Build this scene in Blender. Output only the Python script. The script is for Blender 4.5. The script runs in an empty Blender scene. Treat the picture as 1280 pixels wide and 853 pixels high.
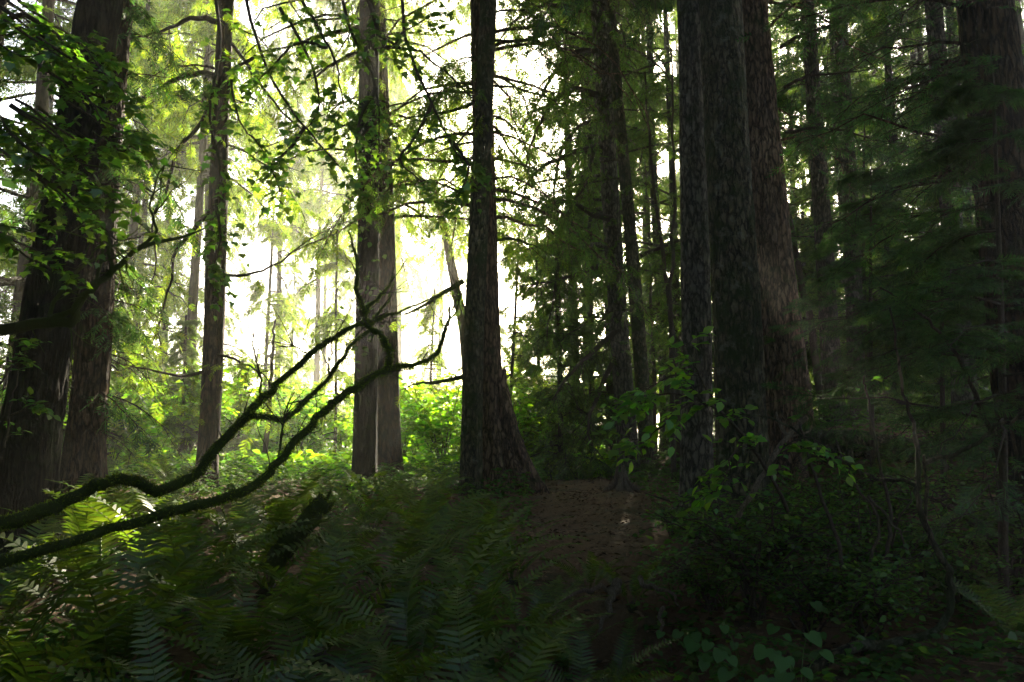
import bpy, math
import numpy as np
from math import radians as R, pi

sc = bpy.context.scene
COL = sc.collection
rng = np.random.default_rng(11)

# ------------------------------------------------------------------ camera
CAM = np.array([0.0, 0.0, 1.5]); PITCH = R(7.0); LENS = 28.0
F = 1280 * LENS / 36.0
cam = bpy.data.objects.new('camera', bpy.data.cameras.new('camera')); COL.objects.link(cam)
cam.location = CAM; cam.rotation_euler = (pi/2 + PITCH, 0, 0)
cam.data.lens = LENS; cam.data.sensor_width = 36; cam.data.clip_start = 0.05; cam.data.clip_end = 2000
sc.camera = cam

# ------------------------------------------------------------------ light
SUN_EL, SUN_AZ = R(22.0), R(9.3)          # azimuth to the right of the view axis (+Y)
w = bpy.data.worlds.new('World'); sc.world = w; w.use_nodes = True
nt = w.node_tree; nt.nodes.clear()
sky = nt.nodes.new('ShaderNodeTexSky'); sky.sky_type = 'NISHITA'; sky.sun_disc = False
sky.sun_elevation = SUN_EL; sky.sun_rotation = SUN_AZ; sky.air_density = 0.8; sky.dust_density = 2.5; sky.ozone_density = 0.4
bg = nt.nodes.new('ShaderNodeBackground'); bg.inputs[1].default_value = 0.10
wo = nt.nodes.new('ShaderNodeOutputWorld')
nt.links.new(sky.outputs[0], bg.inputs[0]); nt.links.new(bg.outputs[0], wo.inputs[0])
sd = bpy.data.lights.new('sun', 'SUN'); sd.energy = 5.0; sd.angle = R(0.6); sd.color = (1.0, 0.89, 0.68)
sun = bpy.data.objects.new('sun', sd); COL.objects.link(sun)
sun.rotation_euler = (pi/2 - SUN_EL, 0, pi - SUN_AZ)   # light travels along local -Z
sun.location = (10, 60, 40)
sc.view_settings.view_transform = 'Standard'; sc.view_settings.look = 'None'
sc.view_settings.exposure = 3.05; sc.view_settings.gamma = 1; sc.view_settings.use_curve_mapping = False
cy = sc.cycles
cy.max_bounces = 8; cy.diffuse_bounces = 6; cy.glossy_bounces = 2; cy.transmission_bounces = 6; cy.volume_bounces = 1
cy.transparent_max_bounces = 8; cy.use_denoising = True; cy.caustics_reflective = False; cy.caustics_refractive = False
cy.use_adaptive_sampling = False; cy.sample_clamp_indirect = 2.0; cy.sample_clamp_direct = 0

# ------------------------------------------------------------------ helpers
def norm(v):
    v = np.asarray(v, float); return v / np.maximum(np.linalg.norm(v, axis=-1, keepdims=True), 1e-9)
_c, _s = math.cos(PITCH), math.sin(PITCH)
def P(px, py, Y):
    """the point at depth Y (metres along +Y) seen at pixel px, py of the 1280 x 853 photograph"""
    u, v = (px - 640) / F, (426.5 - py) / F
    dy, dz = _c - v*_s, _s + v*_c
    t = Y / dy
    return np.array([u*t, Y, CAM[2] + dz*t])
def ss(x, a, b):
    t = np.clip((np.asarray(x, float) - a) / (b - a), 0, 1); return t*t*(3 - 2*t)
_YK = [-60, 2.5, 7, 13, 18, 25, 40, 70, 300]; _ZK = [0, 0, .25, .58, .6, .25, -.35, -.6, -.6]
def ground(x, y):
    x = np.asarray(x, float); y = np.asarray(y, float)
    z = np.interp(y, _YK, _ZK)
    z = z + 1.15*ss(x, 2.4, 6.5)*ss(y, 7, 13)*(1 - .5*ss(y, 22, 40))
    z = z + 0.08*ss(-x, .2, 2.6)*ss(y, 1.5, 4)*(1 - ss(y, 10, 16))
    z = z - .5*(1 - ss(y + .25*np.sin(2.3*x), 6.1, 7.0))*ss(x, -.1, .5)*(1 - ss(x, .9, 1.7))*ss(y, 1, 3)
    z = z + .05*np.sin(1.3*x + .7*y) * np.sin(.9*y - .6*x + 1) + .02*np.sin(3.7*x - 1.1*y)*np.sin(3.1*y + 2)
    return z
def G(px, Y):
    x = P(px, 500, Y)[0]; return np.array([x, Y, float(ground(x, Y))])

class MB:
    def __init__(s): s.V = []; s.F = []; s.n = 0
    def polys(s, V, k):
        """V (N*k, 3): N separate k-gons"""
        V = np.asarray(V, float).reshape(-1, 3)
        s.F.append(np.arange(len(V)).reshape(-1, k) + s.n); s.V.append(V); s.n += len(V)
    def mesh(s, V, Fc):
        V = np.asarray(V, float); s.F.append(np.asarray(Fc) + s.n); s.V.append(V); s.n += len(V)
    def tubes(s, Pt, Rr, k=5, cap=True):
        """Pt (B,N,3), Rr (B,N) or (B,N,k) : B tubes swept with k sides"""
        Pt = np.asarray(Pt, float); Rr = np.asarray(Rr, float)
        if Pt.ndim == 2: Pt = Pt[None]; Rr = Rr[None]
        B, N, _ = Pt.shape
        T = norm(np.gradient(Pt, axis=1))
        ref = np.zeros_like(T); mean = np.abs(norm(Pt[:, -1] - Pt[:, 0])); ax = np.argmin(mean, axis=1)
        ref[np.arange(B), :, ax] = 1
        if B == 1:      # transport one frame along a winding tube
            u = np.zeros_like(T); c = norm(np.cross(T[0, 0], ref[0, 0])); u[0, 0] = c
            for i in range(1, N):
                c = c - T[0, i]*np.dot(c, T[0, i]); c = c/np.linalg.norm(c); u[0, i] = c
        else: u = norm(np.cross(T, ref))
        v = np.cross(T, u)
        a = np.arange(k)*2*pi/k
        rr = Rr[..., None] if Rr.ndim == 2 else Rr
        V = Pt[:, :, None] + (u[:, :, None]*np.cos(a)[None, None, :, None] + v[:, :, None]*np.sin(a)[None, None, :, None]) * (rr*np.ones(k))[..., None]
        idx = np.arange(B*N*k).reshape(B, N, k)
        q = np.stack([idx[:, :-1], np.roll(idx, -1, 2)[:, :-1], np.roll(idx, -1, 2)[:, 1:], idx[:, 1:]], -1).reshape(-1, 4)
        s.mesh(V.reshape(-1, 3), q)
        if cap and B == 1:
            s.F.append(idx[0, -1][None] + s.n - B*N*k); s.F.append(idx[0, 0][::-1][None] + s.n - B*N*k)
    def build(s, name, m, parent=None, origin=None, smooth=False):
        V = np.concatenate(s.V) if s.V else np.zeros((0, 3))
        if parent is not None and origin is None: origin = np.array(parent.get('_o', (0, 0, 0)))
        if origin is not None: V = V - np.asarray(origin)
        me = bpy.data.meshes.new(name)
        me.vertices.add(len(V)); me.vertices.foreach_set('co', V.astype(np.float32).ravel())
        loops = np.concatenate([f.ravel() for f in s.F]); tot = np.concatenate([np.full(len(f), f.shape[1]) for f in s.F])
        me.loops.add(len(loops)); me.loops.foreach_set('vertex_index', loops.astype(np.int32))
        me.polygons.add(len(tot)); st = np.concatenate([[0], np.cumsum(tot)[:-1]])
        me.polygons.foreach_set('loop_start', st.astype(np.int32)); me.polygons.foreach_set('loop_total', tot.astype(np.int32))
        if smooth: me.polygons.foreach_set('use_smooth', np.ones(len(tot), bool))
        me.update(calc_edges=True); me.materials.append(m)
        o = bpy.data.objects.new(name, me); COL.objects.link(o)
        if parent is not None: o.parent = parent
        elif origin is not None: o.location = origin
        return o

def tag(o, label, cat, group=None, kind=None):
    if label: o['label'] = label
    if cat: o['category'] = cat
    if group: o['group'] = group
    if kind: o['kind'] = kind
    return o
ROOTS = []
def thing(name, loc, label, cat, group=None):
    o = bpy.data.objects.new(name, None); COL.objects.link(o)
    o.location = loc; o['_o'] = [float(c) for c in loc]; o.empty_display_size = .2
    ROOTS.append(o); return tag(o, label, cat, group)
def dup(root, loc, rz=0, sc_=1.0, label=None, group=None):
    r = root.copy(); COL.objects.link(r); r.location = loc; r.rotation_euler = (0, 0, rz); r.scale = (sc_,)*3
    if label: r['label'] = label
    if group: r['group'] = group
    for ch in list(root.children):
        c = ch.copy(); COL.objects.link(c); c.parent = r
    return r

def smoothline(pts, n):
    """Catmull-Rom through pts -> n points"""
    p = np.asarray(pts, float); p = np.vstack([2*p[0]-p[1], p, 2*p[-1]-p[-2]])
    m = len(p) - 3; t = np.linspace(0, m - 1e-6, n); i = t.astype(int); f = (t - i)[:, None]
    a, b, c, d = p[i], p[i+1], p[i+2], p[i+3]
    return .5*((2*b) + (c-a)*f + (2*a-5*b+4*c-d)*f**2 + (3*b-a-3*c+d)*f**3)
def pxline(pts, n):
    return smoothline([P(*q) for q in pts], n)

# ------------------------------------------------------------------ materials
def newmat(name):
    m = bpy.data.materials.new(name); m.use_nodes = True; m.node_tree.nodes.clear()
    return m, m.node_tree.nodes, m.node_tree.links
def leafmat(name, dif, tra, mixf=.5, gloss=.04, rough=.45, var=.5, hue=.03):
    m, N, L = newmat(name)
    geo = N.new('ShaderNodeNewGeometry'); out = N.new('ShaderNodeOutputMaterial')
    v = N.new('ShaderNodeMapRange'); v.inputs[3].default_value = 1-var; v.inputs[4].default_value = 1+var
    L.new(geo.outputs['Random Per Island'], v.inputs[0])
    h = N.new('ShaderNodeMath'); h.operation = 'MULTIPLY'; h.inputs[1].default_value = 7.31
    fr = N.new('ShaderNodeMath'); fr.operation = 'FRACT'; L.new(geo.outputs['Random Per Island'], h.inputs[0]); L.new(h.outputs[0], fr.inputs[0])
    hm = N.new('ShaderNodeMapRange'); hm.inputs[3].default_value = .5-hue; hm.inputs[4].default_value = .5+hue*.6; L.new(fr.outputs[0], hm.inputs[0])
    def col(c):
        x = N.new('ShaderNodeHueSaturation'); x.inputs['Color'].default_value = (*c, 1)
        L.new(v.outputs[0], x.inputs['Value']); L.new(hm.outputs[0], x.inputs['Hue']); return x.outputs[0]
    d = N.new('ShaderNodeBsdfDiffuse'); t = N.new('ShaderNodeBsdfTranslucent'); g = N.new('ShaderNodeBsdfGlossy'); g.inputs['Roughness'].default_value = rough
    L.new(col(dif), d.inputs[0]); L.new(col(tra), t.inputs[0])
    a = N.new('ShaderNodeMixShader'); a.inputs[0].default_value = mixf; L.new(d.outputs[0], a.inputs[1]); L.new(t.outputs[0], a.inputs[2])
    b = N.new('ShaderNodeMixShader'); b.inputs[0].default_value = gloss; L.new(a.outputs[0], b.inputs[1]); L.new(g.outputs[0], b.inputs[2])
    L.new(b.outputs[0], out.inputs[0]); return m
def barkmat(name, c1, c2, moss=.3, mosscol=(.035, .05, .012), scale=9., zs=.16, bump=.9, lichen=0.0):
    m, N, L = newmat(name)
    tc = N.new('ShaderNodeTexCoord'); mp = N.new('ShaderNodeMapping'); mp.inputs['Scale'].default_value = (1, 1, zs); L.new(tc.outputs['Object'], mp.inputs[0])
    n1 = N.new('ShaderNodeTexNoise'); n1.inputs['Scale'].default_value = scale*2; n1.inputs['Detail'].default_value = 6; n1.inputs['Roughness'].default_value = .65; L.new(mp.outputs[0], n1.inputs[0])
    vo = N.new('ShaderNodeTexVoronoi'); vo.feature = 'DISTANCE_TO_EDGE'; vo.inputs['Scale'].default_value = scale*1.6
    mixv = N.new('ShaderNodeVectorMath'); mixv.operation = 'MULTIPLY_ADD'; mixv.inputs[1].default_value = (.12,)*3
    L.new(n1.outputs['Color'], mixv.inputs[0]); L.new(mp.outputs[0], mixv.inputs[2]); L.new(mixv.outputs[0], vo.inputs[0])
    vr = N.new('ShaderNodeMapRange'); vr.inputs[1].default_value = 0; vr.inputs[2].default_value = .25; L.new(vo.outputs['Distance'], vr.inputs[0])
    hgt = N.new('ShaderNodeMath'); hgt.operation = 'MULTIPLY_ADD'; hgt.inputs[1].default_value = .6; L.new(vr.outputs[0], hgt.inputs[0]); L.new(n1.outputs['Fac'], hgt.inputs[2])
    ramp = N.new('ShaderNodeMix'); ramp.data_type = 'RGBA'; ramp.inputs['A'].default_value = (*c1, 1); ramp.inputs['B'].default_value = (*c2, 1)
    hr = N.new('ShaderNodeMapRange'); hr.inputs[1].default_value = .45; hr.inputs[2].default_value = 1.2; L.new(hgt.outputs[0], hr.inputs[0]); L.new(hr.outputs[0], ramp.inputs['Factor'])
    n2 = N.new('ShaderNodeTexNoise'); n2.inputs['Scale'].default_value = 2.2; n2.inputs['Detail'].default_value = 7; n2.inputs['Roughness'].default_value = .7; L.new(tc.outputs['Object'], n2.inputs[0])
    mr = N.new('ShaderNodeMapRange'); mr.inputs[1].default_value = .62 - moss*.35; mr.inputs[2].default_value = .78 - moss*.35; mr.inputs[4].default_value = .9; L.new(n2.outputs['Fac'], mr.inputs[0])
    mm = N.new('ShaderNodeMix'); mm.data_type = 'RGBA'; mm.inputs['B'].default_value = (*mosscol, 1); L.new(mr.outputs[0], mm.inputs['Factor']); L.new(ramp.outputs['Result'], mm.inputs['A'])
    last = mm.outputs['Result']
    if lichen:
        n3 = N.new('ShaderNodeTexNoise'); n3.inputs['Scale'].default_value = 6; n3.inputs['Detail'].default_value = 5; n3.inputs['Roughness'].default_value = .7
        L.new(tc.outputs['Object'], n3.inputs[0])
        lr = N.new('ShaderNodeMapRange'); lr.inputs[1].default_value = .56; lr.inputs[2].default_value = .68; lr.inputs[4].default_value = lichen; L.new(n3.outputs['Fac'], lr.inputs[0])
        lm = N.new('ShaderNodeMix'); lm.data_type = 'RGBA'; lm.inputs['B'].default_value = (.17, .165, .115, 1); L.new(lr.outputs[0], lm.inputs['Factor']); L.new(last, lm.inputs['A']); last = lm.outputs['Result']
    bs = N.new('ShaderNodeBsdfPrincipled'); bs.inputs['Roughness'].default_value = .9; bs.inputs['Specular IOR Level'].default_value = .2; L.new(last, bs.inputs['Base Color'])
    bp = N.new('ShaderNodeBump'); bp.inputs['Strength'].default_value = bump; bp.inputs['Distance'].default_value = .05; L.new(hgt.outputs[0], bp.inputs['Height']); L.new(bp.outputs[0], bs.inputs['Normal'])
    out = N.new('ShaderNodeOutputMaterial'); L.new(bs.outputs[0], out.inputs[0]); return m
def soilmat(name, c1, c2, c3):
    m, N, L = newmat(name)
    tc = N.new('ShaderNodeTexCoord')
    n1 = N.new('ShaderNodeTexNoise'); n1.inputs['Scale'].default_value = 1.1; n1.inputs['Detail'].default_value = 8; n1.inputs['Roughness'].default_value = .7; L.new(tc.outputs['Object'], n1.inputs[0])
    n2 = N.new('ShaderNodeTexNoise'); n2.inputs['Scale'].default_value = 28; n2.inputs['Detail'].default_value = 6; n2.inputs['Roughness'].default_value = .75; L.new(tc.outputs['Object'], n2.inputs[0])
    a = N.new('ShaderNodeMix'); a.data_type = 'RGBA'; a.inputs['A'].default_value = (*c1, 1); a.inputs['B'].default_value = (*c2, 1); L.new(n2.outputs['Fac'], a.inputs['Factor'])
    mr = N.new('ShaderNodeMapRange'); mr.inputs[1].default_value = .5; mr.inputs[2].default_value = .65; L.new(n1.outputs['Fac'], mr.inputs[0])
    b = N.new('ShaderNodeMix'); b.data_type = 'RGBA'; b.inputs['B'].default_value = (*c3, 1); L.new(mr.outputs[0], b.inputs['Factor']); L.new(a.outputs['Result'], b.inputs['A'])
    bs = N.new('ShaderNodeBsdfPrincipled'); bs.inputs['Roughness'].default_value = .95; bs.inputs['Specular IOR Level'].default_value = .15; L.new(b.outputs['Result'], bs.inputs['Base Color'])
    bp = N.new('ShaderNodeBump'); bp.inputs['Strength'].default_value = .8; bp.inputs['Distance'].default_value = .04; L.new(n2.outputs['Fac'], bp.inputs['Height']); L.new(bp.outputs[0], bs.inputs['Normal'])
    out = N.new('ShaderNodeOutputMaterial'); L.new(bs.outputs[0], out.inputs[0]); return m

M = dict(
    spruce=barkmat('spruce_bark', (.016, .013, .009), (.12, .10, .07), .25, lichen=.6, zs=.34, bump=1.0),
    redbark=barkmat('hemlock_bark', (.013, .009, .006), (.10, .062, .038), .2, zs=.24, bump=1.0),
    greybark=barkmat('grey_scaly_bark', (.03, .026, .019), (.20, .17, .125), .25, lichen=.6, zs=.34, bump=1.0),
    rustbark=barkmat('rusty_bark', (.03, .019, .012), (.24, .15, .09), .2, zs=.26, bump=1.0),
    shadebark=barkmat('shaded_bark', (.008, .006, .004), (.045, .034, .022), .3, zs=.25),  # bark colour darkened to stand for shade on left-edge and front twin trunks
    mossbark=barkmat('mossy_bark', (.02, .017, .010), (.15, .125, .07), .5, lichen=.75, zs=.34, bump=1.0),
    farbark=barkmat('distant_bark', (.015, .012, .008), (.06, .045, .03), .2, bump=.5),
    moss=barkmat('thick_moss', (.03, .032, .012), (.075, .085, .02), .75, (.065, .095, .016), scale=30, zs=1, bump=.8),
    deadwood=barkmat('weathered_wood', (.10, .075, .05), (.26, .20, .14), .15, scale=20),
    twig=barkmat('twig_bark', (.03, .022, .014), (.09, .065, .045), .3, scale=25, bump=.3),
    fuzz=leafmat('moss_fuzz', (.06, .10, .014), (.2, .3, .03), .5, 0, var=.5),
    lichen=leafmat('hanging_lichen', (.10, .11, .06), (.16, .17, .08), .5, 0, var=.3),
    fern=leafmat('fern_leaf', (.048, .092, .010), (.13, .23, .010), .42, .045, .45, var=.35),
    fernold=leafmat('dead_fern', (.10, .055, .02), (.16, .09, .03), .4, 0, var=.4),
    maple=leafmat('maple_leaf', (.035, .09, .012), (.15, .34, .018), .5, .05, .4, var=.35),
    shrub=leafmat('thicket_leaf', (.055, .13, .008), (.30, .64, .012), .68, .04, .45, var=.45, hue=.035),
    sprig=leafmat('sprig_leaf', (.045, .13, .010), (.2, .5, .015), .55, .05, .4, var=.35),
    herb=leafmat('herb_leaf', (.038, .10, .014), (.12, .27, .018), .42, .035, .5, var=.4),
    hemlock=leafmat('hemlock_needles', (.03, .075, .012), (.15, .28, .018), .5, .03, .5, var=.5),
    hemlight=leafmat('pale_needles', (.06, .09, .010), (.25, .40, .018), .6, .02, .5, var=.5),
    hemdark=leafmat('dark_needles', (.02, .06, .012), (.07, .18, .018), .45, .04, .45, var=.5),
    farleaf=leafmat('distant_needles', (.04, .06, .025), (.09, .12, .03), .4, 0, var=.4),
    litter=leafmat('leaf_litter', (.13, .085, .045), (.05, .03, .015), .12, .02, .6, var=.7, hue=.02),
    soil=soilmat('forest_soil', (.055, .031, .015), (.19, .115, .058), (.045, .045, .018)),
)

# ------------------------------------------------------------------ ground
def make_ground():
    xs = np.unique(np.concatenate([np.linspace(-170, -14, 40), np.linspace(-14, 14, 160), np.linspace(14, 170, 40)]))
    ys = np.unique(np.concatenate([np.linspace(-60, -4, 15), np.linspace(-4, 26, 170), np.linspace(26, 190, 50)]))
    X, Y = np.meshgrid(xs, ys); Z = ground(X, Y)
    Z = Z + np.where((np.abs(X) < 14) & (Y < 26), rng.normal(0, .014, Z.shape), 0)
    V = np.stack([X, Y, Z], -1).reshape(-1, 3); nx = len(xs); ny = len(ys)
    i = np.arange(nx*ny).reshape(ny, nx)
    q = np.stack([i[:-1, :-1], i[:-1, 1:], i[1:, 1:], i[1:, :-1]], -1).reshape(-1, 4)
    b = MB(); b.mesh(V, q); return b
tag(make_ground().build('forest_floor', M['soil'], smooth=True), 'brown earth forest floor with trodden path between trunks', 'ground', kind='structure')

# ------------------------------------------------------------------ leaf templates (x across, y along, z normal)
def spray_template(r, m=9, wd=.045):
    q = []
    us = np.linspace(.06, .88, m)
    for j, u in enumerate(us):
        sd_ = 1 if j % 2 else -1
        l = (.16 + .42*(1-u)*min(1, u*3+.4))*r.uniform(.75, 1.15)
        a = r.uniform(.75, 1.05)
        d = np.array([sd_*math.sin(a), math.cos(a), r.uniform(-.35, .05)])
        p0 = np.array([0, u, -.10*u*u]); s = np.array([-d[1], d[0], 0])*sd_
        q += [p0, p0 + d*l*.45 - s*wd, p0 + d*l, p0 + d*l*.45 + s*wd]
    q += [np.array([0, 0, 0]), np.array([-wd*.8, .5, -.03]), np.array([0, 1.02, -.13]), np.array([wd*.8, .5, -.03])]
    return np.array(q).reshape(-1, 4, 3)
_tr = np.random.default_rng(5)
SPRAYS = [spray_template(_tr, 9, .05) for _ in range(6)]
SPRAYS_FINE = [spray_template(_tr, 22, .021) for _ in range(5)]
OVATE = np.array([[0, 0, 0], [-.30, .28, .05], [-.27, .62, .05], [0, 1, -.06], [.27, .62, .05], [.30, .28, .05]])
_ml = [(0, 0), (.16, .06), (.46, .02), (.36, .24), (.56, .50), (.30, .50), (.22, .62), (0, 1), (-.22, .62), (-.30, .50), (-.56, .50), (-.36, .24), (-.46, .02), (-.16, .06)]
MAPLE = np.array([[x, y, -.12*(x*x) - .08*y*y] for x, y in _ml])
_hl = [(0, .08), (.16, -.04), (.36, .04), (.46, .28), (.38, .58), (.2, .82), (0, 1.0), (-.2, .82), (-.38, .58), (-.46, .28), (-.36, .04), (-.16, -.04)]
HEART = np.array([[x, y, .25*abs(x) - .1*y*y] for x, y in _hl])
PINNA = np.array([[0, -.5, 0], [.12, -.62, 0], [.55, -.42, -.02], [1, .05, -.10], [.6, .40, -.02], [.12, .55, 0], [0, .4, 0]])

def place(mb, tpls, pos, d, up, size, r):
    """stamp leaf or spray templates at pos, pointing along d with normal near up"""
    pos = np.asarray(pos, float).reshape(-1, 3); d = norm(d).reshape(-1, 3); up = np.broadcast_to(up, pos.shape)
    s = np.cross(d, up); bad = np.linalg.norm(s, axis=1) < 1e-3; s[bad] = [1, 0, 0]; s = norm(s); n = np.cross(s, d)
    size = np.broadcast_to(size, (len(pos),))
    if not isinstance(tpls, list): tpls = [tpls]
    pick = r.integers(0, len(tpls), len(pos))
    for ti, T in enumerate(tpls):
        k = pick == ti
        if not k.any(): continue
        T3 = T if T.ndim == 3 else T[None]
        nv = T3.shape[1]; tv = T3.reshape(-1, 3)
        V = pos[k][:, None] + size[k][:, None, None]*(tv[None, :, 0:1]*s[k][:, None] + tv[None, :, 1:2]*d[k][:, None] + tv[None, :, 2:3]*n[k][:, None])
        mb.polys(V.reshape(-1, 3), nv)

# ------------------------------------------------------------------ conifer branches
def branches(r, wood, leaf, P0, AZ, L, R0, e0, droop, T=12, S=4, twl=.55, ssize=.34, hang=.35, leafy=None, tpl=SPRAYS, twigw=.006, wob=.06):
    """many branches at once: P0 (B,3) roots, AZ azimuths, L lengths"""
    B = len(P0); n = 9; s = np.linspace(0, 1, n)
    e0 = np.broadcast_to(e0, (B,)); droop = np.broadcast_to(droop, (B,))
    H = np.stack([np.cos(AZ), np.sin(AZ), 0*AZ], -1); Sd = np.stack([-np.sin(AZ), np.cos(AZ), 0*AZ], -1)
    zz = np.sin(e0)[:, None]*s - droop[:, None]*s**2
    wb = np.cumsum(r.normal(0, wob, (B, n)), 1)*s; wz = np.cumsum(r.normal(0, wob*.6, (B, n)), 1)*s
    hr = s[None]*np.cos(e0)[:, None]*(1 - .25*np.clip(droop, 0, 1)[:, None]*s)
    Q = P0[:, None] + L[:, None, None]*(hr[..., None]*H[:, None] + wb[..., None]*Sd[:, None])
    Q[..., 2] += L[:, None]*(zz + wz)
    rad = R0[:, None]*(1 - .88*s)[None]
    wood.tubes(Q, rad, 5, cap=False) if B > 1 else wood.tubes(Q[0], rad[0], 5)
    # twigs
    ts = np.linspace(.15, .98, T)[None] + r.uniform(-.03, .03, (B, T)); ts = np.clip(ts, .05, .99)
    fi = ts*(n-1); i0 = np.clip(fi.astype(int), 0, n-2); f = (fi - i0)[..., None]
    bi = np.arange(B)[:, None]
    tp = Q[bi, i0]*(1-f) + Q[bi, i0+1]*f
    td = norm(Q[bi, i0+1] - Q[bi, i0])
    side = np.where(np.arange(T) % 2, 1., -1.)[None]*np.ones((B, 1))
    ang = r.uniform(.7, 1.15, (B, T))
    lat = norm(np.cross(td, np.array([0, 0, 1.])))
    dirn = norm(td*np.cos(ang)[..., None] + lat*(side*np.sin(ang))[..., None] + r.normal(0, .12, (B, T, 3)))
    tl = twl*(1 - .55*ts)*r.uniform(.6, 1.25, (B, T))*np.minimum(1, L[:, None]/1.5)
    hg = hang*r.uniform(.4, 1.5, (B, T))
    u = np.linspace(0, 1, 4)
    tw = tp[:, :, None] + tl[:, :, None, None]*(u[None, None, :, None]*dirn[:, :, None])
    tw[..., 2] -= (tl*hg)[:, :, None]*(u**1.7)[None, None]
    tw2 = tw.reshape(B*T, 4, 3)
    wood.tubes(tw2, np.broadcast_to(twigw*(1 - .75*u), (B*T, 4)), 3, cap=False)
    if leaf is None: return Q
    lf = np.ones(B, bool) if leafy is None else leafy
    su = np.linspace(.18, .98, S)
    fi = su*3; i0 = np.clip(fi.astype(int), 0, 2); f = (fi - i0)[:, None]
    sp = tw[:, :, i0]*(1-f) + tw[:, :, i0+1]*f
    sdv = norm(tw[:, :, i0+1] - tw[:, :, i0])
    alt = np.where(np.arange(S) % 2, 1, -1)[None, None, :, None]
    la = norm(np.cross(sdv, np.array([0, 0, 1.])))
    dv = norm(sdv + la*alt*r.uniform(.2, .9, (B, T, S, 1)) + np.array([0, 0, -1.])*hang*r.uniform(0, .9, (B, T, S, 1)))
    keep = (np.broadcast_to(lf[:, None, None], (B, T, S)) & (r.random((B, T, S)) > .12)).reshape(-1)
    pos = sp.reshape(-1, 3)[keep]; dv = dv.reshape(-1, 3)[keep]
    up = norm(np.array([0, 0, 1.]) + r.normal(0, .35, pos.shape))
    place(leaf, tpl, pos, dv, up, ssize*r.uniform(.55, 1.2, len(pos)), r)
    return Q

def trunk_mesh(wood, base, top, H, r0, r1, r, flare=.8, sides=28, curve=0.0, lobes=5, zlow=-.25, fine=.16, rough=.016):
    """trunk from base through top (a point r1 thick), carried on to height H; returns axis(h) -> xyz, radius(h)"""
    base = np.asarray(base, float); top = np.asarray(top, float)
    hv = top[2] - base[2]; slope = (top[:2] - base[:2])/hv
    hs = np.unique(np.concatenate([[zlow], np.arange(0, min(1.6, H), fine*.5), np.arange(min(1.6, H), min(hv*1.1, H), fine), np.linspace(min(hv*1.1, H), H, 8)]))
    ph = r.uniform(0, 6.28, 4)
    def axis(h):
        h = np.asarray(h, float)
        lin = np.minimum(h, hv) + np.maximum(h - hv, 0)*.35
        o = np.stack([base[0] + slope[0]*lin, base[1] + slope[1]*lin, base[2] + h], -1)
        wv = curve*np.sin(h*.55 + ph[0])*np.minimum(1, np.maximum(h, 0)/2); wv2 = curve*np.sin(h*.42 + ph[1])*np.minimum(1, np.maximum(h, 0)/2)
        o[..., 0] += wv; o[..., 1] += wv2; return o
    def rad(h):
        h = np.asarray(h, float)
        return np.where(h < hv, r0 + (r1 - r0)*np.clip(h/hv, 0, 1), r1*np.clip(1 - (h - hv)/max(H - hv, .1)*.95, .03, 1))
    a = np.arange(sides)*2*pi/sides
    rr = rad(hs)[:, None]*np.ones(sides)
    lob = .5 + .5*np.cos(lobes*a + ph[2] + .6*np.sin(a*2 + ph[3]))
    rr = rr + r0*flare*np.exp(-np.maximum(hs, -.1)/.42)[:, None]*(.35 + .75*lob**2)[None]
    rr = rr*(1 + .05*lob*np.exp(-hs/2.5)[:, None])
    for k in range(5):      # uneven bole: low ridges that wander up the stem
        f_, q_ = r.integers(2, 9), r.uniform(.4, 1.8)
        rr = rr*(1 + .012*np.sin(f_*a[None] + hs[:, None]*q_ + r.uniform(0, 6)))
    nz = r.normal(0, 1, rr.shape)
    if rough > .016:    # plated bark: relief drawn out along the stem
        for _ in range(3): nz[1:-1] = (nz[:-2] + 2*nz[1:-1] + nz[2:])/4
        nz *= 1.6
    rr = rr + r0*rough*nz
    wood.tubes(axis(hs), rr, sides)
    return axis, rad

def conifer(mb_w, mb_l, r, base, top, H, r0, r1, h0, h1, nb, rmax, e0=(-.1, .35), droop=(.25, .6), leafp=.85, flare=.8, sides=20, curve=.03, crown=None, azr=None, **kw):
    axis, rad = trunk_mesh(mb_w, base, top, H, r0, r1, r, flare, sides, curve)
    h = np.sort(r.uniform(h0, h1, nb)); az = r.uniform(0, 2*pi, nb) if azr is None else r.uniform(azr[0], azr[1], nb)
    rel = np.clip((h - h0)/max(H - h0, .1), 0, 1)
    L = rmax*(1 - .8*rel)*r.uniform(.45, 1.1, nb)
    p0 = axis(h); 
    branches(r, mb_w, mb_l, p0, az, L, np.minimum(.012 + .012*L, rad(h)*.5), r.uniform(*e0, nb), r.uniform(*droop, nb), leafy=r.random(nb) < leafp, **kw)
    return axis, rad

def crown_mesh(seed, H0, H1, rmax, n=2600):
    """the upper crown of a tall tree, from H0 to H1 above its foot (drooping boughs of needle sprays)"""
    r = np.random.default_rng(seed); b = MB()
    h = H0 + (H1 - H0)*r.random(n)**1.25; rel = (h - H0)/(H1 - H0)
    rad = rmax*(1 - .85*rel)*np.sqrt(r.random(n)); a = r.integers(0, 40, n)*2*pi/40*1.618 + r.normal(0, .12, n)
    pos = np.stack([rad*np.cos(a), rad*np.sin(a), h - .25*rad + .25*np.sin(a*5)], -1)
    d = np.stack([np.cos(a), np.sin(a), r.uniform(-.9, .1, n)], -1) + r.normal(0, .35, (n, 3))
    place(b, SPRAYS_BIG, pos, d, norm(np.array([0, 0, 1.]) + r.normal(0, .4, (n, 3))), r.uniform(.8, 1.5, n), r)
    return b
SPRAYS_BIG = [spray_template(_tr, 9, .11) for _ in range(4)]
CROWNS = [crown_mesh(900+i, 15.5, 28, 4.0, 2300) for i in range(4)]
_crown_me = {}
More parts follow.
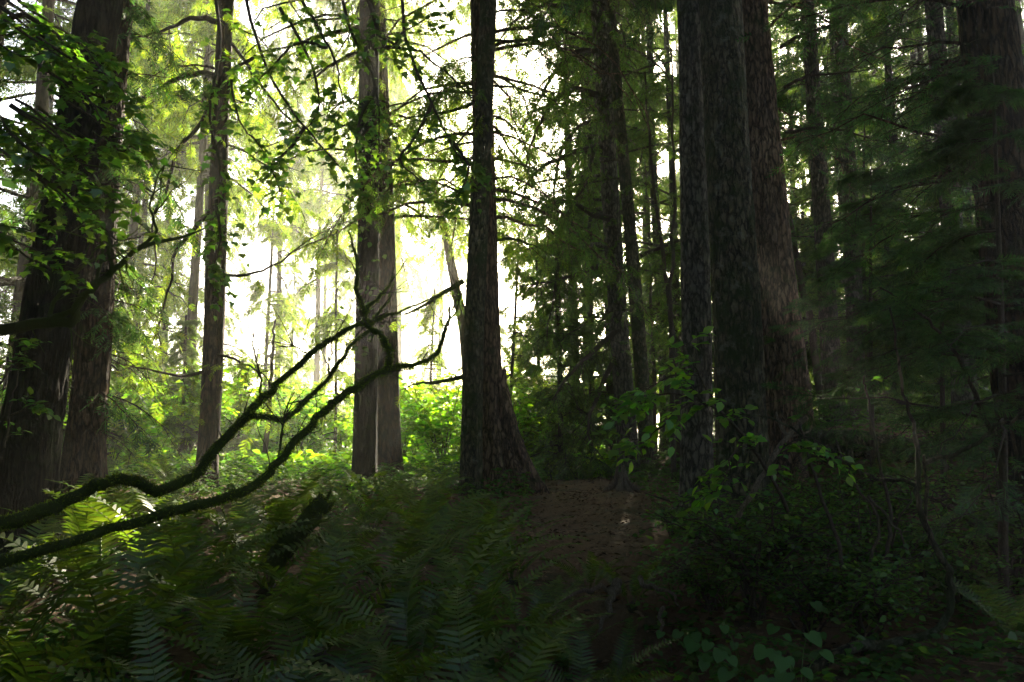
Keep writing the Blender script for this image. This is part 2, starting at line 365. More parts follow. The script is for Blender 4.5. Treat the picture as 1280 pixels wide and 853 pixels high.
def add_crown(root, i, mat, sc_=1.0):
    key = (i % 4, mat.name)
    if key not in _crown_me:
        o = CROWNS[i % 4].build('crown', mat, root, origin=(0, 0, 0)); _crown_me[key] = o.data
    else:
        o = bpy.data.objects.new('crown', _crown_me[key]); COL.objects.link(o); o.parent = root
    o.rotation_euler = (0, 0, i*1.7); o.scale = (sc_,)*3
    return o

# ------------------------------------------------------------------ near trees
def px_tree(label, bp, tp, w0, w1, Y, H=27, mat='spruce', flare=.8, seed=0, crown=1.0, name='conifer_tree', sides=40, curve=.02, cat='tree', off=(0, 0), lobes=5, group='large trunks near the path'):
    b = G(bp, Y); t = P(tp, 0, Y)
    t = t + np.array([off[0], off[1], 0])
    root = thing(name, b, label, cat, group)
    r = np.random.default_rng(seed); wood = MB()
    ax, rad = trunk_mesh(wood, b, t, H, w0*.87/2/F*Y, w1*.9/2/F*Y, r, flare, 84 if Y < 13 else sides, curve, lobes=lobes, fine=.07 if Y < 13 else .16, rough=.028 if Y < 13 else .017)
    R0 = w0*.87/2/F*Y
    for k in range(7):
        a = 2*pi*k/7 + r.normal(0, .25); d = np.array([math.cos(a), math.sin(a)]); Lr = R0*r.uniform(1.8, 3.4)*(1 + flare*.6); u = np.linspace(0, 1, 9)
        q = np.zeros((9, 3)); wig = np.cumsum(r.normal(0, .05, 9))*Lr*.35
        q[:, 0] = b[0] + d[0]*(R0*.75 + Lr*u) - d[1]*wig; q[:, 1] = b[1] + d[1]*(R0*.75 + Lr*u) + d[0]*wig
        q[:, 2] = ground(q[:, 0], q[:, 1]) + R0*.55*(1 - u)**2.2*(.5 + flare*.6) - .05*u
        rr_ = R0*(.34 - .27*u)*r.uniform(.75, 1.2); wood.tubes(q, rr_[:, None]*(1 + r.normal(0, .07, (9, 9))), 9)
    return root, wood, ax, rad, r

def px_branches(root, wood_mb, items, mat, r, taper=.85, twigs=0, twl=.4, name='branch', leaf=None, leafm=None, hang=.5, ssize=.22):
    """limbs drawn through pixel points; each becomes a child mesh"""
    for pts, w0, n in items:
        c = pxline(pts, n); L = np.linalg.norm(np.diff(c, axis=0), axis=1).sum()
        c[1:-1] += r.normal(0, .012, c[1:-1].shape)*min(1, L/2)
        b = MB(); r0 = w0/2/F*pts[0][2]
        b.tubes(c, r0*(1 - taper*np.linspace(0, 1, n)), 7)
        lf = MB() if leafm is not None else None
        if twigs:
            k = r.integers(1, n-1, twigs); d = norm(np.gradient(c, axis=0)[k] + r.normal(0, .75, (twigs, 3)) + np.array([0, 0, -hang]))
            l = twl*r.uniform(.3, 1.3, twigs); u = np.linspace(0, 1, 5)
            q = c[k][:, None] + l[:, None, None]*u[None, :, None]*d[:, None] + np.cumsum(r.normal(0, .03, (twigs, 5, 3)), 1)*(u[None, :, None]*l[:, None, None]*2)
            q[..., 2] -= (hang*.5*l)[:, None]*u**2
            b.tubes(q, np.broadcast_to(.0075*(1 - .8*u), (twigs, 5)), 4, cap=False)
            if lf is not None:
                m = np.repeat(np.arange(twigs), 4); uu = np.tile([1, 2, 3, 4], twigs)
                pos = q[m, uu]; dv = norm(q[m, uu] - q[m, uu-1]) + r.normal(0, .45, pos.shape)
                place(lf, SPRAYS, pos, dv, norm(np.array([0, 0, 1.]) + r.normal(0, .4, pos.shape)), ssize*r.uniform(.5, 1.2, len(pos)), r)
        o = b.build(name, mat, root, smooth=True)
        if lf is not None and lf.n: 
            f = lf.build('foliage', leafm, root, origin=np.array(root['_o'])); f.parent = o

def boughs(root, wd, ax, rd, r, B, h0, h1, L0, L1, mat, hang=.8, droop=(.3, .8), ssize=.26, az=(-.6, pi+.6), leafp=.8, T=14, S=5, twl=.7):
    lf = MB(); h = r.uniform(h0, h1, B); L = r.uniform(L0, L1, B)
    branches(r, wd, lf, ax(h), r.uniform(az[0], az[1], B), L, .008 + .008*L, r.uniform(0, .4, B), r.uniform(*droop, B), leafy=r.random(B) < leafp, ssize=ssize, twl=twl, hang=hang, T=T, S=S)
    lf.build('foliage', M[mat], root)
# 1: the thick leaning left trunk
rt, wd, ax, rd, r = px_tree('thickest left trunk, furrowed bark toned dark for shade, leaning right at the left edge', 30, 124, 76, 58, 7.4, mat='redbark', seed=1)
wd.build('trunk', M['shadebark'], rt, smooth=True); add_crown(rt, 0, M['hemdark'])
px_branches(rt, None, [
    ([(-60, 425, 6.6), (0, 412, 6.2), (50, 406, 6), (90, 402, 5.9), (98, 382, 5.9), (122, 355, 5.9), (150, 334, 6), (170, 312, 6), (215, 300, 6.2), (255, 286, 6.4)], 16, 26),
    ([(96, 385, 5.9), (60, 395, 6.0), (95, 340, 6.1), (130, 322, 6.3), (150, 300, 6.4), (175, 285, 6.6)], 7, 16),
    ([(170, 312, 6), (195, 290, 6.1), (188, 255, 6.1), (200, 215, 6.1), (232, 170, 6.2)], 5, 16),
    ([(120, 355, 5.9), (128, 300, 6), (112, 262, 6.1), (104, 215, 6.1)], 5, 14),
    ([(138, 345, 5.9), (136, 300, 6), (120, 250, 6), (140, 200, 6), (160, 170, 6)], 5, 14),
], M['moss'], r, twigs=9, twl=.45, hang=.1)
# 2: behind it
rt, wd, ax, rd, r = px_tree('mossy reddish trunk half hidden behind the thickest left trunk', 108, 150, 50, 38, 11, seed=2, H=25)
B = 26; h = r.uniform(.9, 7.5, B); lf = MB()
branches(r, wd, lf, ax(h), r.uniform(-1.2, .9, B) + np.where(r.random(B) < .35, pi, 0), r.uniform(.6, 1.9, B), np.full(B, .014), r.uniform(-.2, .3, B), r.uniform(.3, .7, B), leafy=r.random(B) < .75, ssize=.24, twl=.5, hang=.6)
wd.build('trunk', M['redbark'], rt, smooth=True); lf.build('foliage', M['hemdark'], rt); add_crown(rt, 1, M['hemdark'], .95)
# 3: slender left trunk
rt, wd, ax, rd, r = px_tree('slender dark straight trunk with bare limbs, alone in the bright left gap', 263, 284, 30, 22, 14, seed=3, flare=.35, H=23)
boughs(rt, wd, ax, rd, r, 22, 6.0, 14, 1.2, 3.2, 'hemlight')
wd.build('trunk', M['redbark'], rt, smooth=True); add_crown(rt, 2, M['hemlock'], .85)
px_branches(rt, None, [
    ([(276, 98, 14), (245, 92, 13.6), (215, 102, 13.2), (180, 122, 12.8), (160, 135, 12.6)], 9, 14),
    ([(282, 30, 14), (245, 22, 13.7), (205, 38, 13.4), (160, 50, 13)], 9, 14),
    ([(270, 112, 14), (252, 152, 13.5), (222, 190, 13.2), (208, 235, 13), (190, 275, 13), (196, 330, 13), (180, 370, 13)], 6, 18),
    ([(268, 262, 14), (245, 285, 13.6), (222, 312, 13.2), (214, 350, 13), (200, 400, 13), (190, 430, 13)], 6, 16),
    ([(290, 55, 14), (315, 90, 13.7), (340, 125, 13.4), (380, 165, 13.2), (420, 200, 13)], 5, 16),
    ([(272, 345, 14), (310, 344, 14.4), (345, 330, 14.8), (385, 300, 15), (425, 280, 15.2)], 5, 14),
    ([(260, 440, 14), (300, 452, 13.6), (330, 470, 13.3), (352, 498, 13)], 4, 12),
    ([(262, 462, 14), (230, 470, 13.5), (180, 462, 13), (130, 452, 12.6)], 5, 12),
], M['twig'], r, twigs=12, twl=.7, leafm=M['hemlight'], ssize=.26)
# 4, 5: the twin trunks left of centre
rt, wd, ax, rd, r = px_tree('left trunk of the dark twin pair, leafy sprigs climbing its front', 458, 463, 33, 28, 14.8, seed=4, flare=.3, H=26)
boughs(rt, wd, ax, rd, r, 34, 8, 15, 1.5, 4.2, 'hemlight')
wd.build('trunk', M['shadebark'], rt, smooth=True); add_crown(rt, 3, M['hemlock'])
px_branches(rt, None, [
    ([(462, 30, 16), (430, 40, 15.5), (400, 46, 15), (350, 60, 14.6), (320, 66, 14.4)], 7, 12),
    ([(462, 62, 16), (430, 72, 15.6), (400, 92, 15.3), (370, 108, 15)], 7, 12)], M['twig'], r, twigs=12, twl=.6, leafm=M['hemlight'], ssize=.26)
lf = MB(); n = 150; hh = r.uniform(2.2, 9, n); pos = ax(hh) + np.stack([r.normal(0, .16, n), -rd(hh) - r.uniform(.02, .25, n), r.normal(0, .1, n)], -1)
place(lf, OVATE, pos, np.stack([r.normal(0, .6, n), r.uniform(-.8, -.1, n), r.uniform(-.8, .3, n)], -1), norm(np.array([0, -.4, 1.]) + r.normal(0, .4, (n, 3))), r.uniform(.10, .17, n), r)
lf.build('epiphyte_leaves', M['maple'], rt)
rt, wd, ax, rd, r = px_tree('right trunk of the dark twin pair, smoother and slightly flared', 488, 472, 37, 25, 17.2, seed=5, flare=.35, H=26)
boughs(rt, wd, ax, rd, r, 46, 5.2, 15, 1.4, 4.4, 'hemlight', leafp=.75)
wd.build('trunk', M['redbark'], rt, smooth=True); add_crown(rt, 4, M['hemlock'])
# 6, 7: the centre pair
rt, wd, ax, rd, r = px_tree('slim mossy trunk in front of the flared centre trunk', 588, 609, 30, 24, 13.4, seed=6, flare=.25, H=25)
boughs(rt, wd, ax, rd, r, 20, 6.5, 13, 1.2, 3.0, 'hemlock')
wd.build('trunk', M['mossbark'], rt, smooth=True); add_crown(rt, 5, M['hemlock'], .9)
rt, wd, ax, rd, r = px_tree('reddish centre trunk with wide flaring root buttress on the path', 616, 598, 42, 26, 14.2, seed=7, flare=1.25, lobes=4, H=27)
for dx_, dy_, h_, rr0 in [(.95, -.25, 2.1, .2), (.75, -.55, 1.3, .16), (-.6, -.35, 1.0, .13), (.5, .5, 1.2, .15)]:     # buttress roots
    u_ = np.linspace(0, 1, 14); c_ = ax(np.full(14, 0.) + h_*(1 - u_)**1.5); k_ = u_**1.25
    c_[:, 0] += dx_*k_ + rd(h_)*.5*np.sign(dx_)*(1 - k_); c_[:, 1] += dy_*k_; c_[-1, 2] = float(ground(c_[-1, 0], c_[-1, 1])) - .06
    wd.tubes(c_, (rr0*(1 - .6*u_))[:, None]*(1 + r.normal(0, .05, (14, 12))), 12)
boughs(rt, wd, ax, rd, r, 52, 4.9, 13, 1.8, 4.2, 'hemlock', hang=1.0, leafp=.7)
wd.build('trunk', M['rustbark'], rt, smooth=True); add_crown(rt, 6, M['hemlock'])
px_branches(rt, None, [
    ([(578, 352, 14), (545, 372, 13.7), (515, 390, 13.5), (495, 395, 13.4)], 7, 12),
    ([(580, 470, 14), (545, 478, 13.6), (520, 480, 13.4), (500, 488, 13.3)], 6, 12),
    ([(590, 130, 14), (560, 140, 13.6), (520, 145, 13.4), (480, 160, 13)], 5, 12),
    ([(608, 300, 14.2), (650, 300, 14.6), (690, 320, 15)], 5, 12)], M['moss'], r, twigs=10, twl=.5, leafm=M['hemlight'], ssize=.22)
# 8, 9: the pair right of centre with drooping dead branches
rt, wd, ax, rd, r = px_tree('wider trunk of the leaning pair right of centre, drooping bare boughs', 786, 746, 29, 22, 19, seed=8, flare=.3, H=27)
boughs(rt, wd, ax, rd, r, 60, 3.6, 15, 1.6, 4.4, 'hemlock', leafp=.42, hang=1.2)
wd.build('trunk', M['greybark'], rt, smooth=True); add_crown(rt, 7, M['hemlock'])
px_branches(rt, None, [
    ([(760, 185, 19), (725, 188, 18.4), (690, 202, 17.9), (664, 222, 17.5), (648, 260, 17.2)], 9, 16),
    ([(768, 274, 19), (740, 268, 18.3), (715, 254, 17.8), (690, 252, 17.4), (680, 248, 17.2)], 10, 14),
    ([(772, 325, 19), (735, 338, 18.3), (700, 350, 17.8), (650, 358, 17.3)], 8, 14),
    ([(742, 190, 18.6), (735, 225, 18.3), (720, 248, 18), (706, 270, 17.8)], 6, 12),
    ([(752, 120, 19), (715, 112, 18.3), (690, 130, 17.8), (668, 170, 17.4), (655, 215, 17.2)], 9, 16),
    ([(750, 62, 19), (715, 68, 18.2), (690, 95, 17.7), (672, 130, 17.4), (650, 165, 17.2)], 8, 16),
    ([(720, 262, 18), (710, 300, 17.7), (698, 330, 17.5), (690, 380, 17.4), (684, 430, 17.3)], 5, 16),
    ([(775, 410, 19), (740, 440, 18.2), (710, 470, 17.6), (690, 500, 17.2)], 8, 14),
    ([(772, 440, 19), (745, 500, 18.4), (735, 540, 18), (750, 570, 17.8)], 7, 14),
    ([(748, 20, 19), (705, 8, 18.2), (670, 10, 17.7), (640, 30, 17.3), (618, 60, 17)], 8, 16),
    ([(756, 150, 19), (720, 160, 18.6), (700, 200, 18.2), (690, 260, 18), (684, 310, 17.8)], 6, 16),
    ([(800, 320, 19), (850, 300, 18.6), (900, 290, 18.4)], 6, 12),
], M['twig'], r, twigs=26, twl=1.3, leafm=M['hemlock'], ssize=.26, hang=.9)
rt, wd, ax, rd, r = px_tree('thinner trunk of the leaning pair right of centre, pressed against the wider', 810, 763, 22, 14, 18.3, seed=9, flare=.3, H=25)
boughs(rt, wd, ax, rd, r, 30, 3.0, 14, 1.2, 3.0, 'hemlock')
wd.build('trunk', M['mossbark'], rt, smooth=True); add_crown(rt, 8, M['hemlock'], .9)
# 10-12: the big three right of the path
rt, wd, ax, rd, r = px_tree('left trunk of the big three right of the path, grey scaly bark', 868, 863, 44, 36, 11, seed=10, flare=.35, H=28)
boughs(rt, wd, ax, rd, r, 14, 8, 14, 1.2, 3.0, 'hemdark')
wd.build('trunk', M['greybark'], rt, smooth=True); add_crown(rt, 9, M['hemdark'])
rt, wd, ax, rd, r = px_tree('front trunk of the big three, widest, mossy with lichen patches', 924, 902, 70, 58, 9.8, seed=11, flare=.3, H=28)
wd.build('trunk', M['mossbark'], rt, smooth=True); add_crown(rt, 10, M['hemdark'])
rt, wd, ax, rd, r = px_tree('rear right trunk of the big three, reddish and leaning left', 982, 940, 76, 42, 12.4, seed=12, flare=.55, H=28)
px_branches(rt, None, [
    ([(975, 60, 12.4), (1000, 45, 12.2), (1040, 30, 12), (1080, 5, 11.8)], 6, 12),
    ([(980, 110, 12.4), (1010, 95, 12.2), (1050, 92, 12), (1100, 85, 11.8)], 5, 12),
    ([(982, 165, 12.4), (1020, 160, 12.1), (1060, 165, 11.8), (1110, 180, 11.5)], 5, 12)], M['twig'], r, twigs=14, twl=.6, leafm=M['hemdark'], ssize=.24, hang=.3)
boughs(rt, wd, ax, rd, r, 26, 4.2, 13, 1.2, 3.0, 'hemdark', hang=.3, az=(-1.2, 1.2))
wd.build('trunk', M['rustbark'], rt, smooth=True); add_crown(rt, 11, M['hemdark'])
# 13-16: right hand trunks
for (lab, bp, tp, w0, w1, Y, sd_) in [
    ('straight grey trunk just right of the big three, bare lower limbs', 1042, 1010, 29, 18, 17, 13),
    ('slim straight trunk beside the bare grey one, deep in shade', 1072, 1050, 25, 18, 18, 14),
    ('dim leaning trunk between the slim pair and the huge right trunk', 1208, 1166, 33, 23, 15, 15)]:
    rt, wd, ax, rd, r = px_tree(lab, bp, tp, w0, w1, Y, seed=sd_, flare=.4, H=25)
    B = 34; h = r.uniform(1.8, 11, B); lf = MB()
    branches(r, wd, lf, ax(h), r.uniform(0, 6.28, B), r.uniform(1, 2.6, B), np.full(B, .016), r.uniform(-.1, .3, B), r.uniform(.1, .5, B), leafy=(h > 3.5) & (r.random(B) < .7), ssize=.3, twl=.6, hang=.35)
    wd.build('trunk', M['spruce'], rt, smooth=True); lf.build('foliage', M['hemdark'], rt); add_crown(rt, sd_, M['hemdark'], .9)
rt, wd, ax, rd, r = px_tree('huge dark trunk at the right edge behind feathery hemlock sprays', 1300, 1228, 98, 70, 8, seed=16, flare=.4, H=27)
boughs(rt, wd, ax, rd, r, 26, 3.2, 8, 1.0, 2.4, 'hemdark', hang=.3, droop=(.1, .5), ssize=.18, az=(1.2, 4.6))
wd.build('trunk', M['redbark'], rt, smooth=True); add_crown(rt, 16, M['hemdark'])

# snag, poles and thin saplings
def pole(label, pts, w0, n=22, mat='twig', name='sapling', twigs=10, leafm=None, cat='sapling', ground_at=True, r0=0, twl=.5):
    r = np.random.default_rng(300 + int(pts[0][0]) + r0)
    base = G(pts[0][0], pts[0][2]) if ground_at else P(*pts[0])
    c = smoothline(np.vstack([[base - [0, 0, .08]], [P(*q) for q in pts[1:]]]), n)
    c[2:-1] += r.normal(0, .015, c[2:-1].shape)
    t = thing(name, base, label, cat)
    b = MB(); b.tubes(c, w0/2/F*pts[0][2]*(1 - .7*np.linspace(0, 1, n)), 8); lf = MB()
    if twigs:
        k = r.integers(n//4, n-1, twigs); a = r.uniform(0, 6.28, twigs)
        branches(r, b, lf if leafm else None, c[k], a, r.uniform(.3, 1.3, twigs)*twl*2, np.full(twigs, .008), r.uniform(-.2, .5, twigs), r.uniform(0, .5, twigs), T=7, S=3, twl=.3, ssize=.2)
    b.build('trunk', M[mat], t, smooth=True)
    if leafm and lf.n: lf.build('foliage', M[leafm], t)
pole('broken leaning snag with short bare stubs behind the centre trunks', [(604, 600, 20), (582, 430, 20), (566, 340, 20), (552, 270, 20), (546, 250, 20)], 18, mat='deadwood', name='dead_snag', cat='dead tree', twigs=9)
pole('thin dead pole leaning left behind the big three trunks', [(1030, 500, 18), (1008, 380, 18), (988, 280, 18), (968, 170, 18), (950, 90, 18)], 11, twigs=10, leafm='hemlock')
pole('very thin upright pole right of the slim straight trunk', [(1084, 500, 19), (1081, 400, 19), (1079, 280, 19), (1080, 150, 19)], 8, twigs=8, leafm='hemlock')
pole('thin curved sapling between leaning pair and the big three', [(848, 560, 17), (843, 440, 17), (830, 330, 17), (815, 220, 17), (806, 90, 17)], 8, twigs=16, leafm='hemlock')
pole('thin straight sapling close beside the grey scaly trunk', [(840, 560, 15), (838, 380, 15), (844, 240, 15), (838, 60, 15)], 7, twigs=14, leafm='hemlock')
pole('faint slim pole left of the leaning pair', [(818, 560, 24), (816, 430, 24), (812, 320, 24), (806, 200, 24)], 6, twigs=12, leafm='hemlock')
pole('slim bare pole standing in the bright thicket below the gap', [(330, 600, 22), (336, 520, 22), (340, 450, 22), (344, 400, 22)], 8, twigs=14, mat='twig', leafm='hemlight')
# ------------------------------------------------------------------ labels that single out background things
SLOTS_FAR = [(130, 'behind the thickest left trunk'), (262, 'just left of the slender trunk'), (440, 'between slender trunk and twin pair'),
    (520, 'behind the dark twin pair'), (590, 'between twin pair and centre trunks'), (665, 'right behind the centre trunks'),
    (740, 'between centre trunks and leaning pair'), (835, 'behind the leaning pair'), (960, 'behind the big three trunks'),
    (1060, 'behind the two slim right trunks'), (1170, 'left of the dim leaning trunk'), (9999, 'beside the huge right trunk')]
RANK = ['nearest', 'second nearest', 'third nearest', 'fourth nearest', 'fifth nearest', 'sixth nearest', 'seventh nearest', 'eighth nearest', 'ninth nearest', 'tenth nearest'] + [w_ + ' nearest' for w_ in 'eleventh twelfth thirteenth fourteenth fifteenth sixteenth seventeenth eighteenth'.split()]
def label_all(items, slots):
    """items: (obj, phrase, px, Y): label = phrase + slot + rank from the camera within slot and phrase"""
    g = {}
    for o, ph, px, Y in items:
        sl = next(s for lim, s in slots if px < lim); g.setdefault((ph, sl), []).append((Y, o))
    for (ph, sl), L in g.items():
        L.sort(key=lambda t: t[0])
        for k, (_, o) in enumerate(L):
            o['label'] = f'{ph} {sl}' + ('' if len(L) == 1 else f', {RANK[k]}')

# ------------------------------------------------------------------ forest trees behind
def forest_kind(seed, H, h0, nb, rmax, leafm, leafp, ssize, name='conifer_tree', r0=.2, **kw):
    r = np.random.default_rng(seed); wd, lf = MB(), MB()
    conifer(wd, lf, r, (0, 0, 0), (r.normal(0, .15), r.normal(0, .15), 10), H, r0, r0*.6, h0, H*.98, nb, rmax, leafp=leafp, flare=.5, sides=12, ssize=ssize, twigw=.009, **kw)
    t = thing(name, (0, 0, 0), None, 'tree', 'conifers standing behind the clearing')
    wd.build('trunk', M['farbark'], t, smooth=True); lf.build('crown', M[leafm], t)
    return t
KINDS = {
    'light': [forest_kind(20+i, 24 + 2*i, 3.0, 85, 3.8, 'hemlight', .8, .42, T=14, S=5, twl=.95, hang=.8, droop=(.3, .7), e0=(0, .4)) for i in range(3)],
    'high': [forest_kind(25+i, 27 + 2*i, 10.0, 80, 4.6, 'hemlight', .85, .44, T=15, S=5, twl=1.0, hang=.9, droop=(.4, .9), e0=(0, .4)) for i in range(3)],
    'green': [forest_kind(30+i, 22 + 3*i, 2.2, 85, 3.3, 'hemlock', .72, .42, T=14, S=5, twl=.8, hang=.5) for i in range(3)],
    'dark': [forest_kind(40+i, 24 + 2*i, 2.0, 85, 3.4, 'hemlock', .66, .40, T=14, S=5, twl=.8, hang=.35, droop=(.1, .45)) for i in range(3)],
    'airy': [forest_kind(55+i, 9 + i, 1.5, 46, 2.6, 'hemlight', .75, .34, T=12, S=4, twl=.7, hang=.8, r0=.07) for i in range(2)],
    'low': [forest_kind(50+i, 8 + 2*i, .5, 80, 2.4, 'hemlock', .9, .34, T=12, S=5, twl=.7, hang=.4, r0=.09) for i in range(2)],
}
PHR = {'high': 'tall high-crowned conifer', 'light': 'pale drooping conifer', 'green': 'green feathery conifer', 'dark': 'dark shaded conifer', 'low': 'young bushy conifer', 'airy': 'thin airy young conifer'}
SPOTS = [  # px, distance, kind, scale
    (-60, 24, 'dark', 1), (45, 30, 'green', 1.1), (15, 14.5, 'dark', .9), (85, 20, 'dark', .95), (165, 33, 'green', 1.1), (150, 26, 'light', 1), (205, 38, 'light', 1.2), (120, 44, 'green', 1.2), (262, 33, 'light', .95),
    (345, 44, 'high', 1.1), (266, 27, 'high', 1.0), (463, 33, 'high', 1.0), (395, 50, 'high', 1.2), (470, 64, 'high', 1.4), (500, 60, 'high', 1.4), (360, 58, 'light', .8), (235, 23, 'high', .9),
    (722, 26, 'green', 1), (735, 31, 'green', 1.05), (765, 23, 'green', .85), (790, 48, 'light', 1.1), (840, 52, 'green', 1.2), (545, 64, 'light', 1.3), (470, 72, 'light', 1.3), (405, 66, 'light', 1.2), (606, 31, 'high', .95), (650, 72, 'low', 1.5), (595, 78, 'low', 1.5), (700, 74, 'low', 1.5), (535, 28, 'airy', .75), (330, 31, 'airy', 1.1), (625, 34, 'airy', .75), (420, 25, 'airy', .8), (905, 44, 'green', 1.2), (985, 48, 'green', 1.2), (1060, 46, 'green', 1.2), (1145, 44, 'dark', 1.2), (1240, 46, 'dark', 1.2), (880, 58, 'dark', 1.4), (945, 38, 'dark', 1.1), (1015, 56, 'dark', 1.4), (1050, 33, 'dark', 1.1), (1090, 52, 'dark', 1.4), (1110, 29, 'dark', 1.05), (1160, 54, 'dark', 1.4), (1210, 30, 'dark', 1.1), (1250, 36, 'dark', 1.2), (1290, 50, 'dark', 1.4), (1340, 40, 'dark', 1.2), (1180, 23, 'dark', .9), (740, 22, 'low', 1.0), (700, 19.5, 'low', .75), (676, 22.5, 'low', .7), (634, 21.5, 'airy', .75),
    (770, 30, 'green', 1), (815, 40, 'light', 1.1), (812, 34, 'dark', 1.25), (832, 29, 'dark', 1.2), (862, 45, 'dark', 1.3), (850, 27, 'dark', 1), (880, 36, 'green', 1.1), (925, 30, 'dark', 1), (965, 24, 'dark', .95), (1000, 34, 'green', 1.1),
    (1030, 27, 'dark', 1), (1075, 25, 'dark', 1), (1100, 36, 'green', 1.1), (1130, 22, 'dark', .95), (1165, 28, 'dark', 1.1), (1190, 38, 'dark', 1.2), (1225, 21, 'dark', 1),
    (1260, 27, 'dark', 1), (1310, 22, 'dark', 1), (1290, 34, 'dark', 1.2), (1120, 19, 'low', .8), (1200, 18, 'low', .7), (1010, 22, 'low', .8), (900, 21, 'low', .7), (1380, 26, 'dark', 1), (1420, 18, 'dark', 1),
    (230, 21, 'low', .55), (90, 18, 'low', .7), (300, 24, 'low', .45), (-140, 18, 'dark', 1), (-40, 16, 'dark', .9),
]
used, items, cnt = {}, [], {}
for i, (px, Y, kd, s_) in enumerate(SPOTS):
    p = G(px, Y); p[2] -= .05
    var = KINDS[kd][cnt.get(kd, 0) % len(KINDS[kd])]; cnt[kd] = cnt.get(kd, 0) + 1
    if var.name not in used:
        o = var; o.location = p; o.rotation_euler = (0, 0, i*2.4); o.scale = (s_,)*3; used[var.name] = 1
    else: o = dup(var, p, i*2.4, s_)
    items.append((o, PHR[kd], px, Y))
label_all(items, SLOTS_FAR)
for kd in KINDS:
    for v in KINDS[kd]: assert v.name in used, v.name

# far wood beyond the meadow and unseen foliage added around the viewpoint for shade
def far_wood():
    r = np.random.default_rng(77); b = MB(); n = 170
    x = r.uniform(-150, 150, n); y = 120 + r.uniform(0, 40, n); h = r.uniform(6, 11, n)
    m = 130; hh = r.random((n, m)); a = r.uniform(0, 6.28, (n, m)); rr = 2.6*(1 - hh)*np.sqrt(r.random((n, m)))+.2
    pos = np.stack([x[:, None] + rr*np.cos(a), y[:, None] + rr*np.sin(a), ground(x, y)[:, None] + h[:, None]*hh], -1).reshape(-1, 3)
    d = np.stack([np.cos(a), np.sin(a), -.4 + 0*a], -1).reshape(-1, 3)
    place(b, SPRAYS_BIG, pos, d, np.array([0, 0, 1.]) + r.normal(0, .4, pos.shape), r.uniform(1.2, 2.4, len(pos)), r); return b
tag(far_wood().build('distant_forest', M['farleaf']), 'hazy band of far woods beyond the sunlit meadow', 'forest', kind='stuff')
def shade_wood():  # boxes of needle sprays out of view, added to darken foreground and edges
    r = np.random.default_rng(78); b = MB()
    def box(n, lo, hi): return lo + (np.array(hi) - lo)*r.random((n, 3))
    lo = np.array
    parts = [box(3500, lo([-16., -14, 0]), [16, -3.5, 16]), box(800, lo([-18., -14, 8.5]), [18, 5, 13]), box(1900, lo([-15., 5, 12]), [18, 13, 16]),
             box(2600, lo([-18., -4, 0]), [-8.5, 8, 13]), box(500, lo([9.5, -4, 0]), [19, 9, 13]), box(1800, lo([-19., 8, 0]), [-10.2, 14, 14]), box(150, lo([10.6, 9, 0]), [20, 15, 14])]
    pos = np.concatenate(parts); pos[:, 2] += ground(pos[:, 0], pos[:, 1])
    n = len(pos); d = r.normal(0, 1, (n, 3)); d[:, 2] = -np.abs(d[:, 2])*.6
    place(b, SPRAYS_BIG, pos, d, norm(np.array([0, 0, 1.]) + r.normal(0, .8, (n, 3))), r.uniform(.9, 1.7, n), r); return b
tag(shade_wood().build('unseen_shade_foliage', M['hemdark']), 'dense unseen foliage added overhead and around the viewpoint for shade', 'forest', kind='stuff')

# ------------------------------------------------------------------ sunlit thicket
def shrub_kind(seed, h, spread, nst, nl, lsize, mat, tpl=OVATE, name='shrub', group='leafy shrubs of the sunlit thicket'):
    r = np.random.default_rng(seed); st, lf = MB(), MB()
    u = np.linspace(0, 1, 9); a = r.uniform(0, 6.28, nst); hh = h*r.uniform(.55, 1.08, nst); sp = spread*r.uniform(.2, 1, nst)
    q = np.zeros((nst, 9, 3))
    q[..., 0] = (sp*np.cos(a))[:, None]*(u**1.6)[None] + np.cumsum(r.normal(0, .03, (nst, 9)), 1)
    q[..., 1] = (sp*np.sin(a))[:, None]*(u**1.6)[None] + np.cumsum(r.normal(0, .03, (nst, 9)), 1)
    q[..., 2] = hh[:, None]*(u - .22*u**3)[None]*1.15 - .05
    st.tubes(q, np.broadcast_to(.014*(1 - .75*u), (nst, 9)), 5, cap=False)
    # side twigs with leaves
    nt = nl//7; k = r.integers(0, nst, nt); j = r.uniform(.3, 1, nt)**.8; fi = j*8; i0 = np.clip(fi.astype(int), 0, 7)
    p0 = q[k, i0] + (q[k, i0+1] - q[k, i0])*(fi - i0)[:, None]
    d = r.normal(0, 1, (nt, 3)); d[:, 2] = np.abs(d[:, 2])*.3; d = norm(d); l = r.uniform(.2, .6, nt)*min(1, h/1.5)
    v = np.linspace(0, 1, 4); tw = p0[:, None] + (l[:, None]*v[None])[..., None]*d[:, None]; tw[..., 2] -= (l*.3)[:, None]*v**2
    st.tubes(tw, np.broadcast_to(.005*(1 - .7*v), (nt, 4)), 3, cap=False)
    kk = np.repeat(np.arange(nt), 7); vv = np.tile(np.linspace(.25, 1, 7), nt); 
    pos = p0[kk] + (l[kk]*vv)[:, None]*d[kk]; pos[:, 2] -= l[kk]*.3*vv**2; pos += r.normal(0, .015, pos.shape)
    side = np.cross(d[kk], [0, 0, 1.]); dv = norm(d[kk]*.6 + norm(side)*np.where(np.arange(len(kk)) % 2, 1, -1)[:, None] + r.normal(0, .3, pos.shape) + np.array([0, 0, -.25]))
    place(lf, tpl, pos, dv, norm(np.array([0, 0, 1.]) + r.normal(0, .45, pos.shape)), lsize*r.uniform(.6, 1.25, len(pos)), r)
    t = thing(name, (0, 0, 0), None, 'shrub', group)
    st.build('stems', M['twig'], t, smooth=True); lf.build('foliage', M[mat], t); return t
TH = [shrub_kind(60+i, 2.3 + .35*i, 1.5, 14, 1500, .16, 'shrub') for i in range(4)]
thick = []
